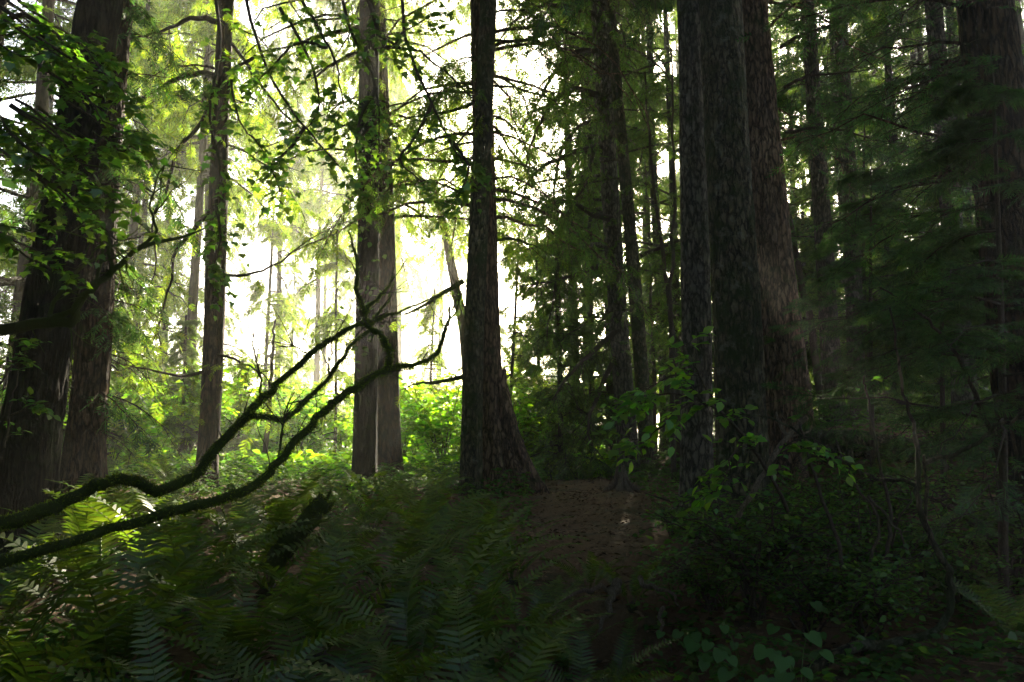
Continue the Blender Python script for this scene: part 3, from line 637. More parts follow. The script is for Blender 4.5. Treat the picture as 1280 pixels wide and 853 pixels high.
rs = np.random.default_rng(4)
sp = [(140, 19), (190, 23), (235, 21), (285, 25), (310, 28), (345, 26), (380, 24.5), (405, 29), (432, 27), (300, 34), (370, 36), (505, 20.5), (530, 25), (555, 20), (575, 23), (250, 30), (330, 31),
      (640, 20.5), (655, 25), (680, 22), (700, 28), (625, 23), (660, 31), (585, 27), (470, 24), (520, 28), (350, 31), (270, 28), (220, 30), (170, 27),  (620, 32), (60, 19), (735, 24)]
for i, (px, Y) in enumerate(sp):
    p = G(px, Y); o = TH[i % 4]
    s_ = rs.uniform(.85, 1.15)*np.interp(Y, [17, 20, 36], [.75, 1.0, 1.4])*(1.0 if px < 600 else .85)
    if i < 4: o.location = p; o.rotation_euler = (0, 0, i); o.scale = (s_,)*3
    else: o = dup(o, p, i*1.9, s_)
    thick.append((o, 'bright leafy thicket shrub', px, Y))
label_all(thick, SLOTS_FAR)

# ------------------------------------------------------------------ sword ferns
def frond_mesh(r, L, e0, bend, npair=30, wid=.11):
    b = MB(); n = 14; u = np.linspace(0, 1, n)
    e = e0 - bend*u**1.3; ds = L/(n-1)
    q = np.zeros((n, 3)); q[1:, 1] = np.cumsum(np.cos(e[:-1])*ds); q[1:, 2] = np.cumsum(np.sin(e[:-1])*ds); q[:, 0] = .05*L*r.normal()*u**2
    b.tubes(q, .0045*(1 - .8*u)*(L/.9), 4)
    t = np.linspace(.14, .985, npair); fi = t*(n-1); i0 = np.clip(fi.astype(int), 0, n-2); f = (fi - i0)[:, None]
    p = q[i0]*(1-f) + q[i0+1]*f; T = norm(q[i0+1] - q[i0]); Nn = norm(np.cross(np.array([1., 0, 0]), T))
    prof = np.clip(np.minimum((t-.05)/.28, 1), 0, 1)**.7*np.clip((1.02 - t)/.62, 0, 1)**.75
    for sgn in (-1, 1):
        l = wid*L/.9*prof*r.uniform(.9, 1.08, npair) + .006; wq = L*.86/npair*.62
        d = norm(np.array([sgn, 0, 0]) + .28*T + Nn*(.16 + .1*r.normal(size=(npair, 1))))
        s2 = norm(T - d*np.sum(T*d, 1, keepdims=True)); n2 = np.cross(d, s2)*sgn
        V = p[:, None] + l[:, None, None]*PINNA[None, :, 0:1]*d[:, None] + wq*PINNA[None, :, 1:2]*s2[:, None] + (l[:, None, None]*PINNA[None, :, 2:3]*1.2)*np.abs(n2)[:, None]*np.array([0, 0, 1.])
        b.polys(V.reshape(-1, 3), 7)
    return b
_fr = np.random.default_rng(8)
FROND = []
for i in range(9):
    bm_ = frond_mesh(_fr, 1.0, _fr.uniform(1.15, 1.5), _fr.uniform(.8, 1.9))
    o = bm_.build('frond', M['fern']); FROND.append(o.data); bpy.data.objects.remove(o)
OLDF = []
for i in range(2):
    o = frond_mesh(_fr, .9, .5, 1.2).build('frond', M['fernold']); OLDF.append(o.data); bpy.data.objects.remove(o)
def rootstock():
    r = np.random.default_rng(9); b = MB(); b.tubes(np.array([[0, 0, -.08], [0, 0, 0], [.01, 0, .05], [0, .01, .08]]), np.array([.09, .085, .06, .02])[:, None]*(1 + r.normal(0, .15, (4, 9))), 9); return b
_rs = rootstock().build('rootstock', M['twig'], smooth=True); ROOTM = _rs.data; bpy.data.objects.remove(_rs)
fernitems = []
def fern(px, Y, size=1.0, nf=13, seed=0, lean=None, phrase='sword fern', old=0, xyz=None, spread=.75):
    r = np.random.default_rng(500 + seed); p = G(px, Y) if xyz is None else np.array(xyz)
    t = thing('sword_fern', p, None, 'fern', 'sword ferns covering the foreground')
    c = bpy.data.objects.new('rootstock', ROOTM); COL.objects.link(c); c.parent = t; c.scale = (size,)*3
    nf = max(8, nf - 3)
    for k in range(nf):
        a = 2*pi*k/nf + r.normal(0, .25)
        if lean is not None and r.random() < .45: a = lean + r.normal(0, .6)
        f = bpy.data.objects.new('frond', FROND[r.integers(0, len(FROND))]); COL.objects.link(f); f.parent = t
        f.rotation_euler = (r.uniform(-.35, .25)*spread - .1, r.normal(0, .22), a); f.scale = (size*r.uniform(.75, 1.15),)*3; f.location = (.03*math.sin(-a), .03*math.cos(a), .03)
    for k in range(old):
        f = bpy.data.objects.new('frond', OLDF[k % 2]); COL.objects.link(f); f.parent = t; f['label'] = 'withered brown frond'
        f.rotation_euler = (r.uniform(-.5, -.2), 0, r.uniform(0, 6.28)); f.scale = (size*.9,)*3
    fernitems.append((t, phrase, px, Y))
for i, (px, Y, s_, nf) in enumerate([
    (20, 5.4, 1.3, 14), (-70, 3.6, 1.2, 13), (120, 6.6, 1.3, 14), (165, 4.4, 1.25, 14), (235, 5.6, 1.35, 15), (305, 4.4, 1.25, 14), (345, 6.3, 1.15, 15),
    (80, 3.2, 1.1, 12), (255, 3.1, 1.05, 12), (405, 5.0, 1.15, 14), (430, 7.6, 1.0, 13), (410, 3.7, 1.1, 13), (470, 9.2, 1.0, 12), (495, 6.3, 1.25, 14), (520, 4.5, 1.15, 13), (550, 8.0, 1.1, 12),
    (500, 3.3, 1.0, 12), (585, 6.6, 1.1, 13), (605, 5.0, 1.0, 12), (615, 8.8, .85, 11), (640, 7.2, .8, 10), (300, 8.6, .95, 12), (385, 10.2, .8, 11), (520, 10.6, .95, 11), (200, 8.6, 1.15, 12), (30, 8.8, 1.15, 12),
    (650, 4.7, .8, 9), (690, 3.8, .7, 10), (600, 3.3, 1.1, 13), (690, 3.0, .85, 11), (565, 2.8, .95, 12), (655, 5.9, .8, 10), (745, 4.3, .6, 9), (800, 3.6, .6, 8), (350, 2.9, 1.0, 11), (425, 2.6, .9, 10), (20, 3.8, 1.1, 13), (-30, 2.9, 1.0, 12), (60, 2.6, .9, 11), (725, 5.3, .75, 10), (690, 6.4, .6, 10), (735, 6.9, .5, 9), (785, 6.6, .55, 9), (765, 5.6, .7, 9), (705, 6.0, .6, 9), (740, 3.2, .8, 10), (820, 4.6, .6, 9), (1215, 7.5, .8, 9), (1120, 10, .7, 9), (1255, 5.4, .8, 9), (700, 18.5, .7, 9), (735, 17.6, .6, 9), (455, 13, .8, 10), (550, 12.3, .75, 10), (225, 13, .9, 10)]):
    ph = 'tall sword fern' if s_ >= 1.2 else ('small sword fern' if s_ < .9 else 'arching sword fern')
    fern(px, Y, s_, nf, i, phrase=ph, old=2 if i % 4 == 1 else 0)
SLOTS_NEAR = [(60, 'at the far left edge'), (200, 'below the left mossy branches'), (320, 'under the lower mossy branch'), (440, 'around the leaning mossy stump'),
    (555, 'in the left foreground centre'), (640, 'left of the brown path'), (800, 'beside the brown path'), (9999, 'on the shaded right bank')]
label_all(fernitems, SLOTS_NEAR)

# ------------------------------------------------------------------ mossy branches in the foreground
def fuzz(mb, c, rad, r, per=520, ln=.0145, hang=.3):
    """short moss tufts standing off a limb"""
    n = len(c); L = np.linalg.norm(np.diff(c, axis=0), axis=1).sum(); N = int(L*per*4)
    t = r.uniform(0, n-1.001, N); i = t.astype(int); f = (t - i)[:, None]
    p = c[i]*(1-f) + c[i+1]*f; T = norm(c[i+1] - c[i]); rr = rad[i]*(1-f[:, 0]) + rad[i+1]*f[:, 0]
    v = r.normal(0, 1, (N, 3)); v = norm(v - T*np.sum(v*T, 1, keepdims=True))
    d = norm(v + r.normal(0, .5, (N, 3)) + np.array([0, 0, -hang])); l = ln*r.uniform(.4, 1.6, N)*np.minimum(1, rr/.016 + .12)
    s = norm(np.cross(d, r.normal(0, 1, (N, 3))))*(l*.16)[:, None]; b = p + v*(rr*.92)[:, None]
    mb.polys(np.stack([b - s, b + s, b + d*l[:, None]], 1).reshape(-1, 3), 3)
def beard(mb, c, rad, r, N=120, ln=.08):
    i = r.integers(0, len(c)-1, N); p = c[i] + (c[i+1]-c[i])*r.random((N, 1)); p[:, 2] -= rad[i]*.8
    d = np.array([0, 0, -1.]) + r.normal(0, .25, (N, 3)); l = ln*r.uniform(.2, 1.3, N); s = r.normal(0, 1, (N, 3)); s[:, 2] = 0; s = norm(s)*(l*.07)[:, None]
    mb.polys(np.stack([p - s, p + s, p + d*l[:, None]], 1).reshape(-1, 3), 3)
def mossy_limb(name, label, cat, main, forks, seed, mossy=True, beards=0, mat='moss', group=None):
    r = np.random.default_rng(seed); base = P(*main[0][0][:3])
    t = thing(name, base, label, cat, group); fz = MB(); bd = MB()
    for k, (pts, w0, w1, n) in enumerate([main] + forks):
        c = pxline(pts, n); c[1:-1] += r.normal(0, .006, c[1:-1].shape)
        Y = np.array([q[1] for q in c]); rad = np.linspace(w0*.72, w1*.78, n)/2/F*Y*(1 + .6*(np.convolve(r.normal(0, .3, n+6), np.ones(7)/7, 'valid')) + r.normal(0, .05, n))
        b = MB(); b.tubes(c, rad[:, None]*(1 + r.normal(0, .08, (n, 10))), 10)
        o = b.build('stem' if k == 0 else 'fork', M[mat], t, smooth=True)
        fuzz(fz, c, rad, r)
        if mossy and name == 'mossy_branch':
            K = 16 if k == 0 else 8; i_ = r.integers(n//3, n-2, K); d_ = norm(norm(c[i_+1]-c[i_]) + r.normal(0, .7, (K, 3)) + np.array([0, 0, .35])); l_ = r.uniform(.08, .34, K); u_ = np.linspace(0, 1, 6)
            q_ = c[i_][:, None] + (l_[:, None]*u_)[..., None]*d_[:, None] + np.cumsum(r.normal(0, .012, (K, 6, 3)), 1)*u_[None, :, None]
            for qq in q_:
                tb = MB(); tb.tubes(qq, .0035*(1 - .75*u_), 5); tb.build('twig', M['twig'], t, smooth=True)
        if beards and k < 2: beard(bd, c[n//2:-2], rad[n//2:-2], r, int(beards*np.linalg.norm(np.diff(c[n//2:], axis=0), axis=1).sum()), .05)
    if mossy: fz.build('moss', M['fuzz'], t)
    if beards: bd.build('lichen', M['lichen'], t)['kind'] = 'stuff'
    return t
mossy_limb('mossy_branch', 'lower long mossy branch sweeping up over ferns, hung with lichen', 'branch',
    ([(-40, 715, 3.3), (0, 705, 3.3), (100, 672, 3.4), (200, 645, 3.5), (270, 625, 3.6), (312, 610, 3.7), (345, 580, 3.8), (385, 535, 3.9), (415, 505, 4.0), (450, 482, 4.1), (485, 462, 4.2), (520, 455, 4.3), (548, 437, 4.4), (558, 405, 4.4), (562, 385, 4.5)], 21, 3, 60),
    [([(483, 463, 4.2), (487, 440, 4.2), (476, 420, 4.2), (460, 405, 4.2), (452, 380, 4.2), (446, 350, 4.2), (444, 320, 4.3), (436, 290, 4.3)], 10, 2.5, 26),
     ([(452, 392, 4.2), (470, 375, 4.3), (483, 360, 4.4), (492, 345, 4.4)], 6, 2, 12), ([(345, 580, 3.8), (352, 555, 3.9), (356, 520, 4), (368, 490, 4)], 4, 1.5, 12),
     ([(552, 430, 4.4), (556, 410, 4.4), (575, 380, 4.5), (570, 350, 4.6)], 4, 1.5, 10)], 31, beards=110)
mossy_limb('mossy_branch', 'upper crooked mossy branch forking in two before the bright thicket', 'branch',
    ([(-40, 665, 3.6), (0, 655, 3.6), (60, 638, 3.7), (110, 612, 3.8), (132, 603, 3.8), (165, 600, 3.9), (200, 613, 3.9), (245, 592, 4), (275, 555, 4.1), (305, 524, 4.2), (322, 504, 4.3), (345, 482, 4.4), (390, 442, 4.5), (420, 421, 4.6), (452, 405, 4.7), (490, 392, 4.8), (530, 378, 4.9), (575, 357, 5)], 25, 2, 64),
    [([(300, 527, 4.2), (318, 520, 4.2), (345, 525, 4.3), (368, 515, 4.4), (388, 497, 4.5), (412, 470, 4.6), (432, 440, 4.6), (455, 418, 4.7), (468, 398, 4.8), (485, 375, 4.8), (492, 352, 4.9)], 11, 2, 30),
     ([(323, 503, 4.3), (327, 480, 4.3), (322, 455, 4.4), (316, 425, 4.4), (308, 405, 4.4)], 4, 1.2, 14), ([(413, 470, 4.6), (412, 455, 4.6), (416, 430, 4.7)], 3, 1.2, 8), ([(388, 443, 4.5), (372, 436, 4.5), (360, 425, 4.5)], 3, 1, 8)], 32, beards=40)
# ------------------------------------------------------------------ stumps, logs, sticks
mossy_limb('mossy_stump', 'short leaning mossy stump poking out of the ferns', 'stump',
    ([(335, 715, 5.9), (352, 692, 5.95), (370, 668, 6.0), (388, 645, 6.05), (400, 632, 6.1), (405, 627, 6.12)], 40, 24, 18), [([(398, 636, 6.1), (407, 624, 6.12), (414, 612, 6.14)], 13, 2, 7), ([(394, 636, 6.05), (398, 626, 6.06), (399, 615, 6.07)], 10, 2, 7), ([(403, 640, 6.1), (413, 632, 6.1), (419, 626, 6.1)], 12, 2, 7), ([(391, 640, 6.0), (389, 630, 6.0), (390, 624, 6.0)], 9, 2, 7)], 33)
mossy_limb('fallen_log', 'mossy grey log lying on the shaded right bank', 'log',
    ([(1000, 548, 11.2), (1030, 552, 11.1), (1090, 558, 11), (1150, 566, 10.9), (1220, 574, 10.8), (1290, 580, 10.6)], 46, 38, 26), [([(1062, 558, 10.9), (1066, 600, 10.8), (1062, 622, 10.8)], 12, 8, 8)], 34, mat='mossbark')
mossy_limb('fallen_stick', 'pale crooked stick propped up with a broken forked tip', 'stick',
    ([(865, 682, 6.3), (890, 672, 6.4), (908, 668, 6.4), (925, 642, 6.5), (948, 604, 6.6), (968, 570, 6.7), (985, 545, 6.8), (1008, 522, 6.9)], 11, 7, 30),
    [([(908, 668, 6.4), (922, 645, 6.3), (935, 628, 6.2), (930, 610, 6.2)], 6, 2, 10), ([(985, 548, 6.8), (975, 530, 6.8), (970, 515, 6.8)], 8, 3, 8), ([(985, 545, 6.8), (1002, 543, 6.7), (1015, 535, 6.7)], 6, 2, 8)], 35, mossy=False, mat='deadwood')
mossy_limb('bent_sapling', 'mossy crooked sapling bowing out of the dark right foreground', 'sapling',
    ([(1010, 840, 4.8), (1060, 812, 4.9), (1110, 804, 4.9), (1150, 797, 4.9), (1180, 780, 4.9), (1190, 750, 4.9), (1186, 715, 4.9), (1168, 682, 4.9), (1153, 645, 4.9), (1147, 610, 4.9), (1148, 575, 4.9), (1143, 535, 4.95), (1128, 490, 5), (1122, 440, 5), (1112, 385, 5)], 18, 3, 50),
    [([(1154, 580, 4.9), (1190, 570, 4.8), (1215, 558, 4.7), (1240, 538, 4.6), (1270, 520, 4.5), (1310, 490, 4.4)], 8, 4, 18), ([(1150, 612, 4.9), (1125, 600, 5), (1095, 600, 5.1), (1060, 580, 5.2), (1020, 560, 5.3), (980, 530, 5.4), (935, 518, 5.5), (890, 520, 5.6)], 7, 2, 26),
     ([(1156, 655, 4.9), (1158, 610, 4.8), (1155, 570, 4.7)], 8, 5, 8)], 36, mossy=False, mat='mossbark')
def stems(label, lines, seed, leaf=None, lsize=.07, name='bare_shrub', cat='shrub', mat='twig', per=7, tpl=OVATE, group=None, leafm='herb', scat=.03):
    r = np.random.default_rng(seed); b0 = P(*lines[0][0][0]); t = thing(name, b0, label, cat, group); lf = MB()
    for pts, w0, w1, n in lines:
        c = pxline(pts, n); Y = c[:, 1]; b = MB(); c[1:-1] += r.normal(0, .006, c[1:-1].shape)
        b.tubes(c, np.linspace(w0, w1, n)/2/F*Y, 6)
        if leaf:
            K = max(1, int(per*n/8)); i = np.minimum(r.integers(int(n*leaf), n, K), n-2); T = norm(c[i+1]-c[i])
            lat = norm(np.cross(T, [0, 0, 1.])); sg = r.choice([-1, 1], K)[:, None]
            d = norm(T*.6 + lat*sg*r.uniform(.4, 1, (K, 1)) + r.normal(0, .25, (K, 3)) + np.array([0, 0, -.1])); l = scat*r.uniform(.5, 1.6, K); p0 = c[i] + (c[i+1]-c[i])*r.random((K, 1))
            u = np.linspace(0, 1, 5); tw = p0[:, None] + (l[:, None]*u)[..., None]*d[:, None]; tw[..., 2] -= (l*.25)[:, None]*u**2
            b.tubes(tw, np.broadcast_to(.0022*(1 - .7*u), (K, 5))*max(1, lsize/.08), 3, cap=False)
            m = np.repeat(np.arange(K), 6); uu = np.tile([.3, .5, .5, .78, .78, 1.], K); ls = np.tile([1, -1, 1, -1, 1, 0], K)[:, None]
            pos = p0[m] + (l[m]*uu)[:, None]*d[m]; pos[:, 2] -= l[m]*.25*uu**2
            side = norm(np.cross(d[m], [0, 0, 1.])); dv = norm(d[m]*.5 + side*ls*r.uniform(.5, 1.1, (len(m), 1)) + r.normal(0, .22, pos.shape) + np.array([0, 0, -.22]))
            place(lf, tpl, pos, dv, norm(np.array([0, -.2, 1.]) + r.normal(0, .33, pos.shape)), lsize*r.uniform(.55, 1.25, len(m)), r)
        b.build('stem', M[mat], t, smooth=True)
    if lf.n: lf.build('foliage', M[leafm], t)
    return t
stems('dark bare twiggy shrub arching in the right foreground', [
    ([(1060, 765, 5.5), (1050, 690, 5.5), (1030, 630, 5.5), (1012, 570, 5.5), (1000, 530, 5.5)], 6, 3, 20), ([(1105, 740, 5.6), (1110, 690, 5.6), (1112, 640, 5.6), (1100, 580, 5.6), (1085, 500, 5.7), (1080, 470, 5.7)], 6, 2, 22),
    ([(1260, 640, 6), (1245, 560, 6), (1222, 500, 6), (1200, 450, 6), (1170, 410, 6), (1140, 385, 6), (1100, 360, 6)], 8, 2, 26), ([(1095, 760, 5.5), (1088, 700, 5.5), (1098, 650, 5.5), (1060, 590, 5.5), (1045, 550, 5.6)], 5, 2, 20),
    ([(1085, 620, 5.5), (1120, 660, 5.5), (1140, 700, 5.5)], 4, 2, 10)], 41, leaf=.5, lsize=.06, per=1, scat=.12)
stems('spray of bright broad leaves in front of the big three trunks', [
    ([(985, 640, 5.4), (960, 590, 5.3), (930, 545, 5.2), (900, 515, 5.1), (870, 500, 5.0), (835, 492, 5.0), (800, 502, 5.0), (775, 520, 5.0)], 5, 1.5, 26),
    ([(900, 515, 5.1), (880, 480, 5.1), (868, 455, 5.1), (858, 430, 5.1)], 3, 1, 12), ([(870, 500, 5), (840, 520, 4.9), (815, 545, 4.9), (790, 550, 4.9)], 3, 1, 12), ([(880, 505, 5), (850, 470, 5), (820, 480, 5), (790, 490, 5)], 3, 1, 12),
    ([(960, 590, 5.3), (985, 555, 5.2), (1010, 548, 5.1), (1035, 560, 5)], 3, 1, 12), ([(930, 545, 5.2), (915, 575, 5.1), (905, 600, 5.0), (890, 615, 5)], 3, 1, 12)], 42, leaf=.15, lsize=.075, per=9, name='leafy_sapling', cat='sapling', leafm='sprig', scat=.2)
# vine maple reaching in from the left, leaves overhead
VL = []
for k, (pts) in enumerate([
    [(300, -30, 9), (318, 40, 8.9), (345, 110, 8.8), (390, 170, 8.7), (430, 215, 8.6)], [(360, -30, 9), (395, 30, 8.9), (420, 80, 8.8), (430, 140, 8.7)], [(420, -30, 9.2), (440, 40, 9.1), (470, 110, 9), (475, 190, 9)],
    [(500, -30, 9.5), (510, 60, 9.4), (540, 130, 9.3), (570, 190, 9.2), (590, 200, 9.2)], [(320, 70, 8.9), (290, 95, 8.8), (300, 150, 8.7), (330, 190, 8.6)], [(410, 60, 8.8), (370, 55, 8.7), (340, 85, 8.7), (315, 110, 8.6)],
    [(380, 160, 8.7), (360, 190, 8.6), (340, 205, 8.6), (350, 240, 8.5)], [(540, 130, 9.3), (520, 170, 9.2), (500, 200, 9.2), (530, 230, 9.1)], [(268, -20, 9), (275, 60, 8.9), (262, 140, 8.8), (275, 210, 8.7), (268, 260, 8.7)], [(270, 250, 8.7), (275, 300, 8.7), (265, 340, 8.7)],
    [(455, -20, 9), (480, 60, 9), (505, 40, 9), (540, 20, 9)], [(470, 110, 9), (450, 150, 8.9), (445, 190, 8.9), (455, 240, 8.9)], [(560, 170, 9.2), (585, 210, 9.2), (570, 250, 9.2)], [(350, 10, 9), (380, 60, 8.9), (400, 130, 8.9), (375, 170, 8.8)]]):
    VL.append((pts, 5, 1.5, 16))
stems('vine maple with lobed leaves dangling overhead between left trunks', [([(-90, 640, 8.5), (-80, 300, 8.6), (-30, 60, 8.7), (60, -60, 8.8), (200, -90, 8.9), (340, -70, 9), (480, -60, 9.2), (560, -40, 9.4)], 26, 6, 40)] + VL, 43, leaf=.08, lsize=.095, per=11, tpl=MAPLE, name='vine_maple', cat='tree', mat='twig', leafm='maple', scat=.30)
DL = []
rv = np.random.default_rng(90)
for k in range(28):
    x0, y0 = rv.uniform(-20, 130), rv.uniform(-20, 320); Y = rv.uniform(5.2, 6.2)
    DL.append(([(x0 - 60, y0 - 40, Y), (x0, y0, Y), (x0 + rv.uniform(20, 50), y0 + rv.uniform(-10, 40), Y - .1), (x0 + rv.uniform(50, 80), y0 + rv.uniform(-10, 70), Y - .2)], 4, 1, 12))
stems('dark leafy maple crowding the thickest left trunk', [([(-120, 620, 5.6), (-110, 300, 5.7), (-60, 100, 5.8), (20, 20, 5.8), (90, 60, 5.7)], 18, 4, 30)] + DL, 44, leaf=.05, lsize=.075, per=9, tpl=MAPLE, name='vine_maple', cat='tree', mat='twig', leafm='maple', scat=.18)
stems('small leafy stem low before the thickest left trunk', [([(5, 560, 5), (12, 520, 5), (22, 470, 5), (35, 430, 5)], 4, 1, 16), ([(12, 520, 5), (40, 505, 5), (55, 500, 5)], 3, 1, 10), ([(0, 480, 5), (15, 455, 5), (20, 420, 5)], 3, 1, 10)], 45, leaf=.1, lsize=.06, per=5, name='leafy_sapling', cat='sapling', scat=.1)

# ------------------------------------------------------------------ young hemlocks on the right
def young_hemlock(label, px, Y, H, nb, rmax, seed, hlo=.5, azr=(0, 6.28)):
    r = np.random.default_rng(seed); b = G(px, Y); wd, lf = MB(), MB()
    t = thing('young_hemlock', b, label, 'sapling', 'young hemlocks on the right bank')
    top = b + np.array([.05*H, 0, H*.9])
    conifer(wd, lf, r, b, top, H, .035, .012, hlo, H*.97, nb, rmax, e0=(-.05, .3), droop=(.15, .4), leafp=1, flare=.2, sides=10, azr=azr, T=16, S=5, twl=.42, ssize=.20, hang=.12, tpl=SPRAYS_FINE, twigw=.0035)
    wd.build('trunk', M['twig'], t, smooth=True); lf.build('foliage', M['hemdark'], t)
young_hemlock('feathery young hemlock spreading flat sprays before the huge right trunk', 1235, 6.2, 4.6, 34, 1.9, 71, hlo=1.3, azr=(1.6, 5.0))
young_hemlock('low feathery hemlock behind the crooked mossy sapling', 1170, 8.6, 3.6, 34, 1.8, 72, hlo=1.9)
young_hemlock('slim feathery hemlock between big three and slim right trunks', 1085, 10.5, 4.4, 30, 1.7, 73, hlo=2.2)
young_hemlock('broad feathery hemlock at the right edge below the huge trunk', 1290, 9.2, 4.2, 34, 2.2, 74, hlo=.6)
# ------------------------------------------------------------------ right bank shrubs
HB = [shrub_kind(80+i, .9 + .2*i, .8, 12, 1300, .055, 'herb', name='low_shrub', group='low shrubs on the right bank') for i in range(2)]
rb = []
for i, (px, Y) in enumerate([(985, 8.6), (1030, 9.4), (960, 7.4), (1060, 7.8), (1110, 9), (1180, 10.5), (940, 9.3), (1230, 8.4), (870, 8.2), (835, 9.2), (1140, 7), (810, 16.5), (845, 15), (760, 17.5), (880, 6.4), (940, 6), (1000, 5.6), (1080, 6.1), (1190, 6.4), (1250, 6.6), (1060, 5.3)]):
    p = G(px, Y); o = HB[i % 2]; s_ = rs.uniform(.6, 1.1)*(.6 if px < 900 else 1)
    if i < 2: o.location = p; o.scale = (s_,)*3
    else: o = dup(o, p, i*1.3, s_)
    rb.append((o, 'low small-leaved shrub' , px, Y))
label_all(rb, [(800, 'at the far end of the path'), (900, 'below the left of the big three'), (1000, 'under the propped pale stick'), (1075, 'in front of the fallen log'), (1200, 'around the crooked mossy sapling'), (9999, 'at the shaded right edge')])
# heart-leaved plants
def heart_plant(px, Y, n, seed, size):
    r = np.random.default_rng(600+seed); p = G(px, Y); t = thing('heart_leaf_plant', p, None, 'plant', 'heart-leaved plants in the right foreground')
    for k in range(n):
        a = r.uniform(0, 6.28); rr = r.uniform(.05, .28); h = r.uniform(.08, .3); tip = p + np.array([rr*math.cos(a), rr*math.sin(a), h])
        b = MB(); b.tubes(smoothline([p, p + (tip - p)*[.4, .4, .7], tip], 6), np.linspace(.003, .002, 6), 4)
        place(b, HEART, [tip], [[math.cos(a)*.6 + r.normal(0, .3), -.7, -.45]], norm(np.array([0, -.35, 1.])), size*r.uniform(.7, 1.2), r)
        b.build('leaf', M['herb'], t)
    return t
hp = [(heart_plant(px, Y + 1.1, n + 3, i, s_*.72), 'heart-leaved plant', px, Y) for i, (px, Y, n, s_) in enumerate([(860, 4.6, 6, .11), (885, 4.2, 5, .12), (915, 4.0, 6, .12), (850, 3.7, 4, .11), (935, 3.5, 4, .13), (985, 3.4, 5, .14), (900, 5.2, 6, .10), (835, 5.6, 6, .09), (1000, 4.3, 3, .11), (800, 3.1, 3, .12)])]
label_all(hp, [(870, 'right of the path edge'), (925, 'below the propped pale stick'), (9999, 'in the dark right foreground')])

# ------------------------------------------------------------------ root wad, root stump
def root_mound(label, px, py, Y, sx, sy, sz, seed, nroots):
    r = np.random.default_rng(seed); c = G(px, Y); t = thing('uprooted_mound', c, label, 'mound'); b = MB()
    th = np.linspace(0, 2*pi, 40, endpoint=False); ph = np.linspace(0, 1, 16)
    V = []
    for f in ph:
        rr = np.cos(f*pi/2)**.6; V.append(np.stack([c[0] + sx*rr*np.cos(th)*(1 + .12*np.sin(3*th + 2*f) + r.normal(0, .03, 40)), c[1] + sy*rr*np.sin(th)*(1 + r.normal(0, .03, 40)), c[2] - .15 + (sz + .15)*f*(1 + .12*np.sin(4*th + 1)) + r.normal(0, .015, 40)], -1))
    V = np.array(V); i = np.arange(16*40).reshape(16, 40); q = np.stack([i[:-1], np.roll(i, -1, 1)[:-1], np.roll(i, -1, 1)[1:], i[1:]], -1).reshape(-1, 4); b.mesh(V.reshape(-1, 3), q)
    b.build('soil', M['soil'], t, smooth=True)
    for k in range(nroots):
        a = r.uniform(pi, 2*pi); s0 = c + [sx*.5*math.cos(a), sy*.5*math.sin(a), sz*.9]; e = c + [sx*1.15*math.cos(a + .3), sy*1.2*math.sin(a), -.02]
        m = (s0 + e)/2 + [sx*.35*math.cos(a), sy*.45*math.sin(a), sz*.35]; rb_ = MB(); cc = smoothline([s0, m, e], 10); cc[1:-1] += r.normal(0, .015, (8, 3)); rb_.tubes(cc, np.linspace(.016, .006, 10), 6); rb_.build('root', M['twig'], t, smooth=True)
def exposed_roots(label, items, seed):
    r = np.random.default_rng(seed); c = P(*items[0][0][0]); t = thing('exposed_roots', c, label, 'roots', None)
    for pts, w0, n in items:
        q = pxline(pts, n); q[1:-1] += r.normal(0, .012, q[1:-1].shape); b = MB(); b.tubes(q, w0/2/F*pts[0][2]*(1 - .75*np.linspace(0, 1, n)), 7); b.build('root', M['deadwood'], t, smooth=True)
exposed_roots('crooked roots poking out of the dark earth bank below the path', [
    ([(772, 728, 6.3), (766, 745, 6.1), (758, 770, 6.0), (748, 790, 5.9)], 13, 14), ([(765, 735, 6.3), (735, 738, 6.2), (705, 748, 6.1), (690, 770, 6.0)], 6, 14), ([(800, 722, 6.4), (815, 735, 6.2), (835, 738, 6.1), (850, 760, 6)], 7, 14), ([(830, 760, 5.9), (826, 790, 5.8), (840, 815, 5.7)], 6, 10)], 51)
root_mound('low mossy hump at the right of the path', 835, 690, 7.6, .6, .5, .22, 53, 3)
def root_stump():
    r = np.random.default_rng(52); c = G(775, 14.5); t = thing('root_stump', c, 'small splintered root stump at the right rim of the path', 'stump')
    for k in range(6):
        a = k*1.05 + r.normal(0, .2); b = MB(); tip = c + [.05*math.cos(a), .05*math.sin(a), r.uniform(.3, .55)]; ft = c + [.32*math.cos(a), .3*math.sin(a), -.03]
        b.tubes(smoothline([ft, c + [.13*math.cos(a), .12*math.sin(a), .14], tip], 8), np.linspace(.06, .018, 8)*r.uniform(.7, 1.2), 7); b.build('root', M['deadwood'], t, smooth=True)
root_stump()

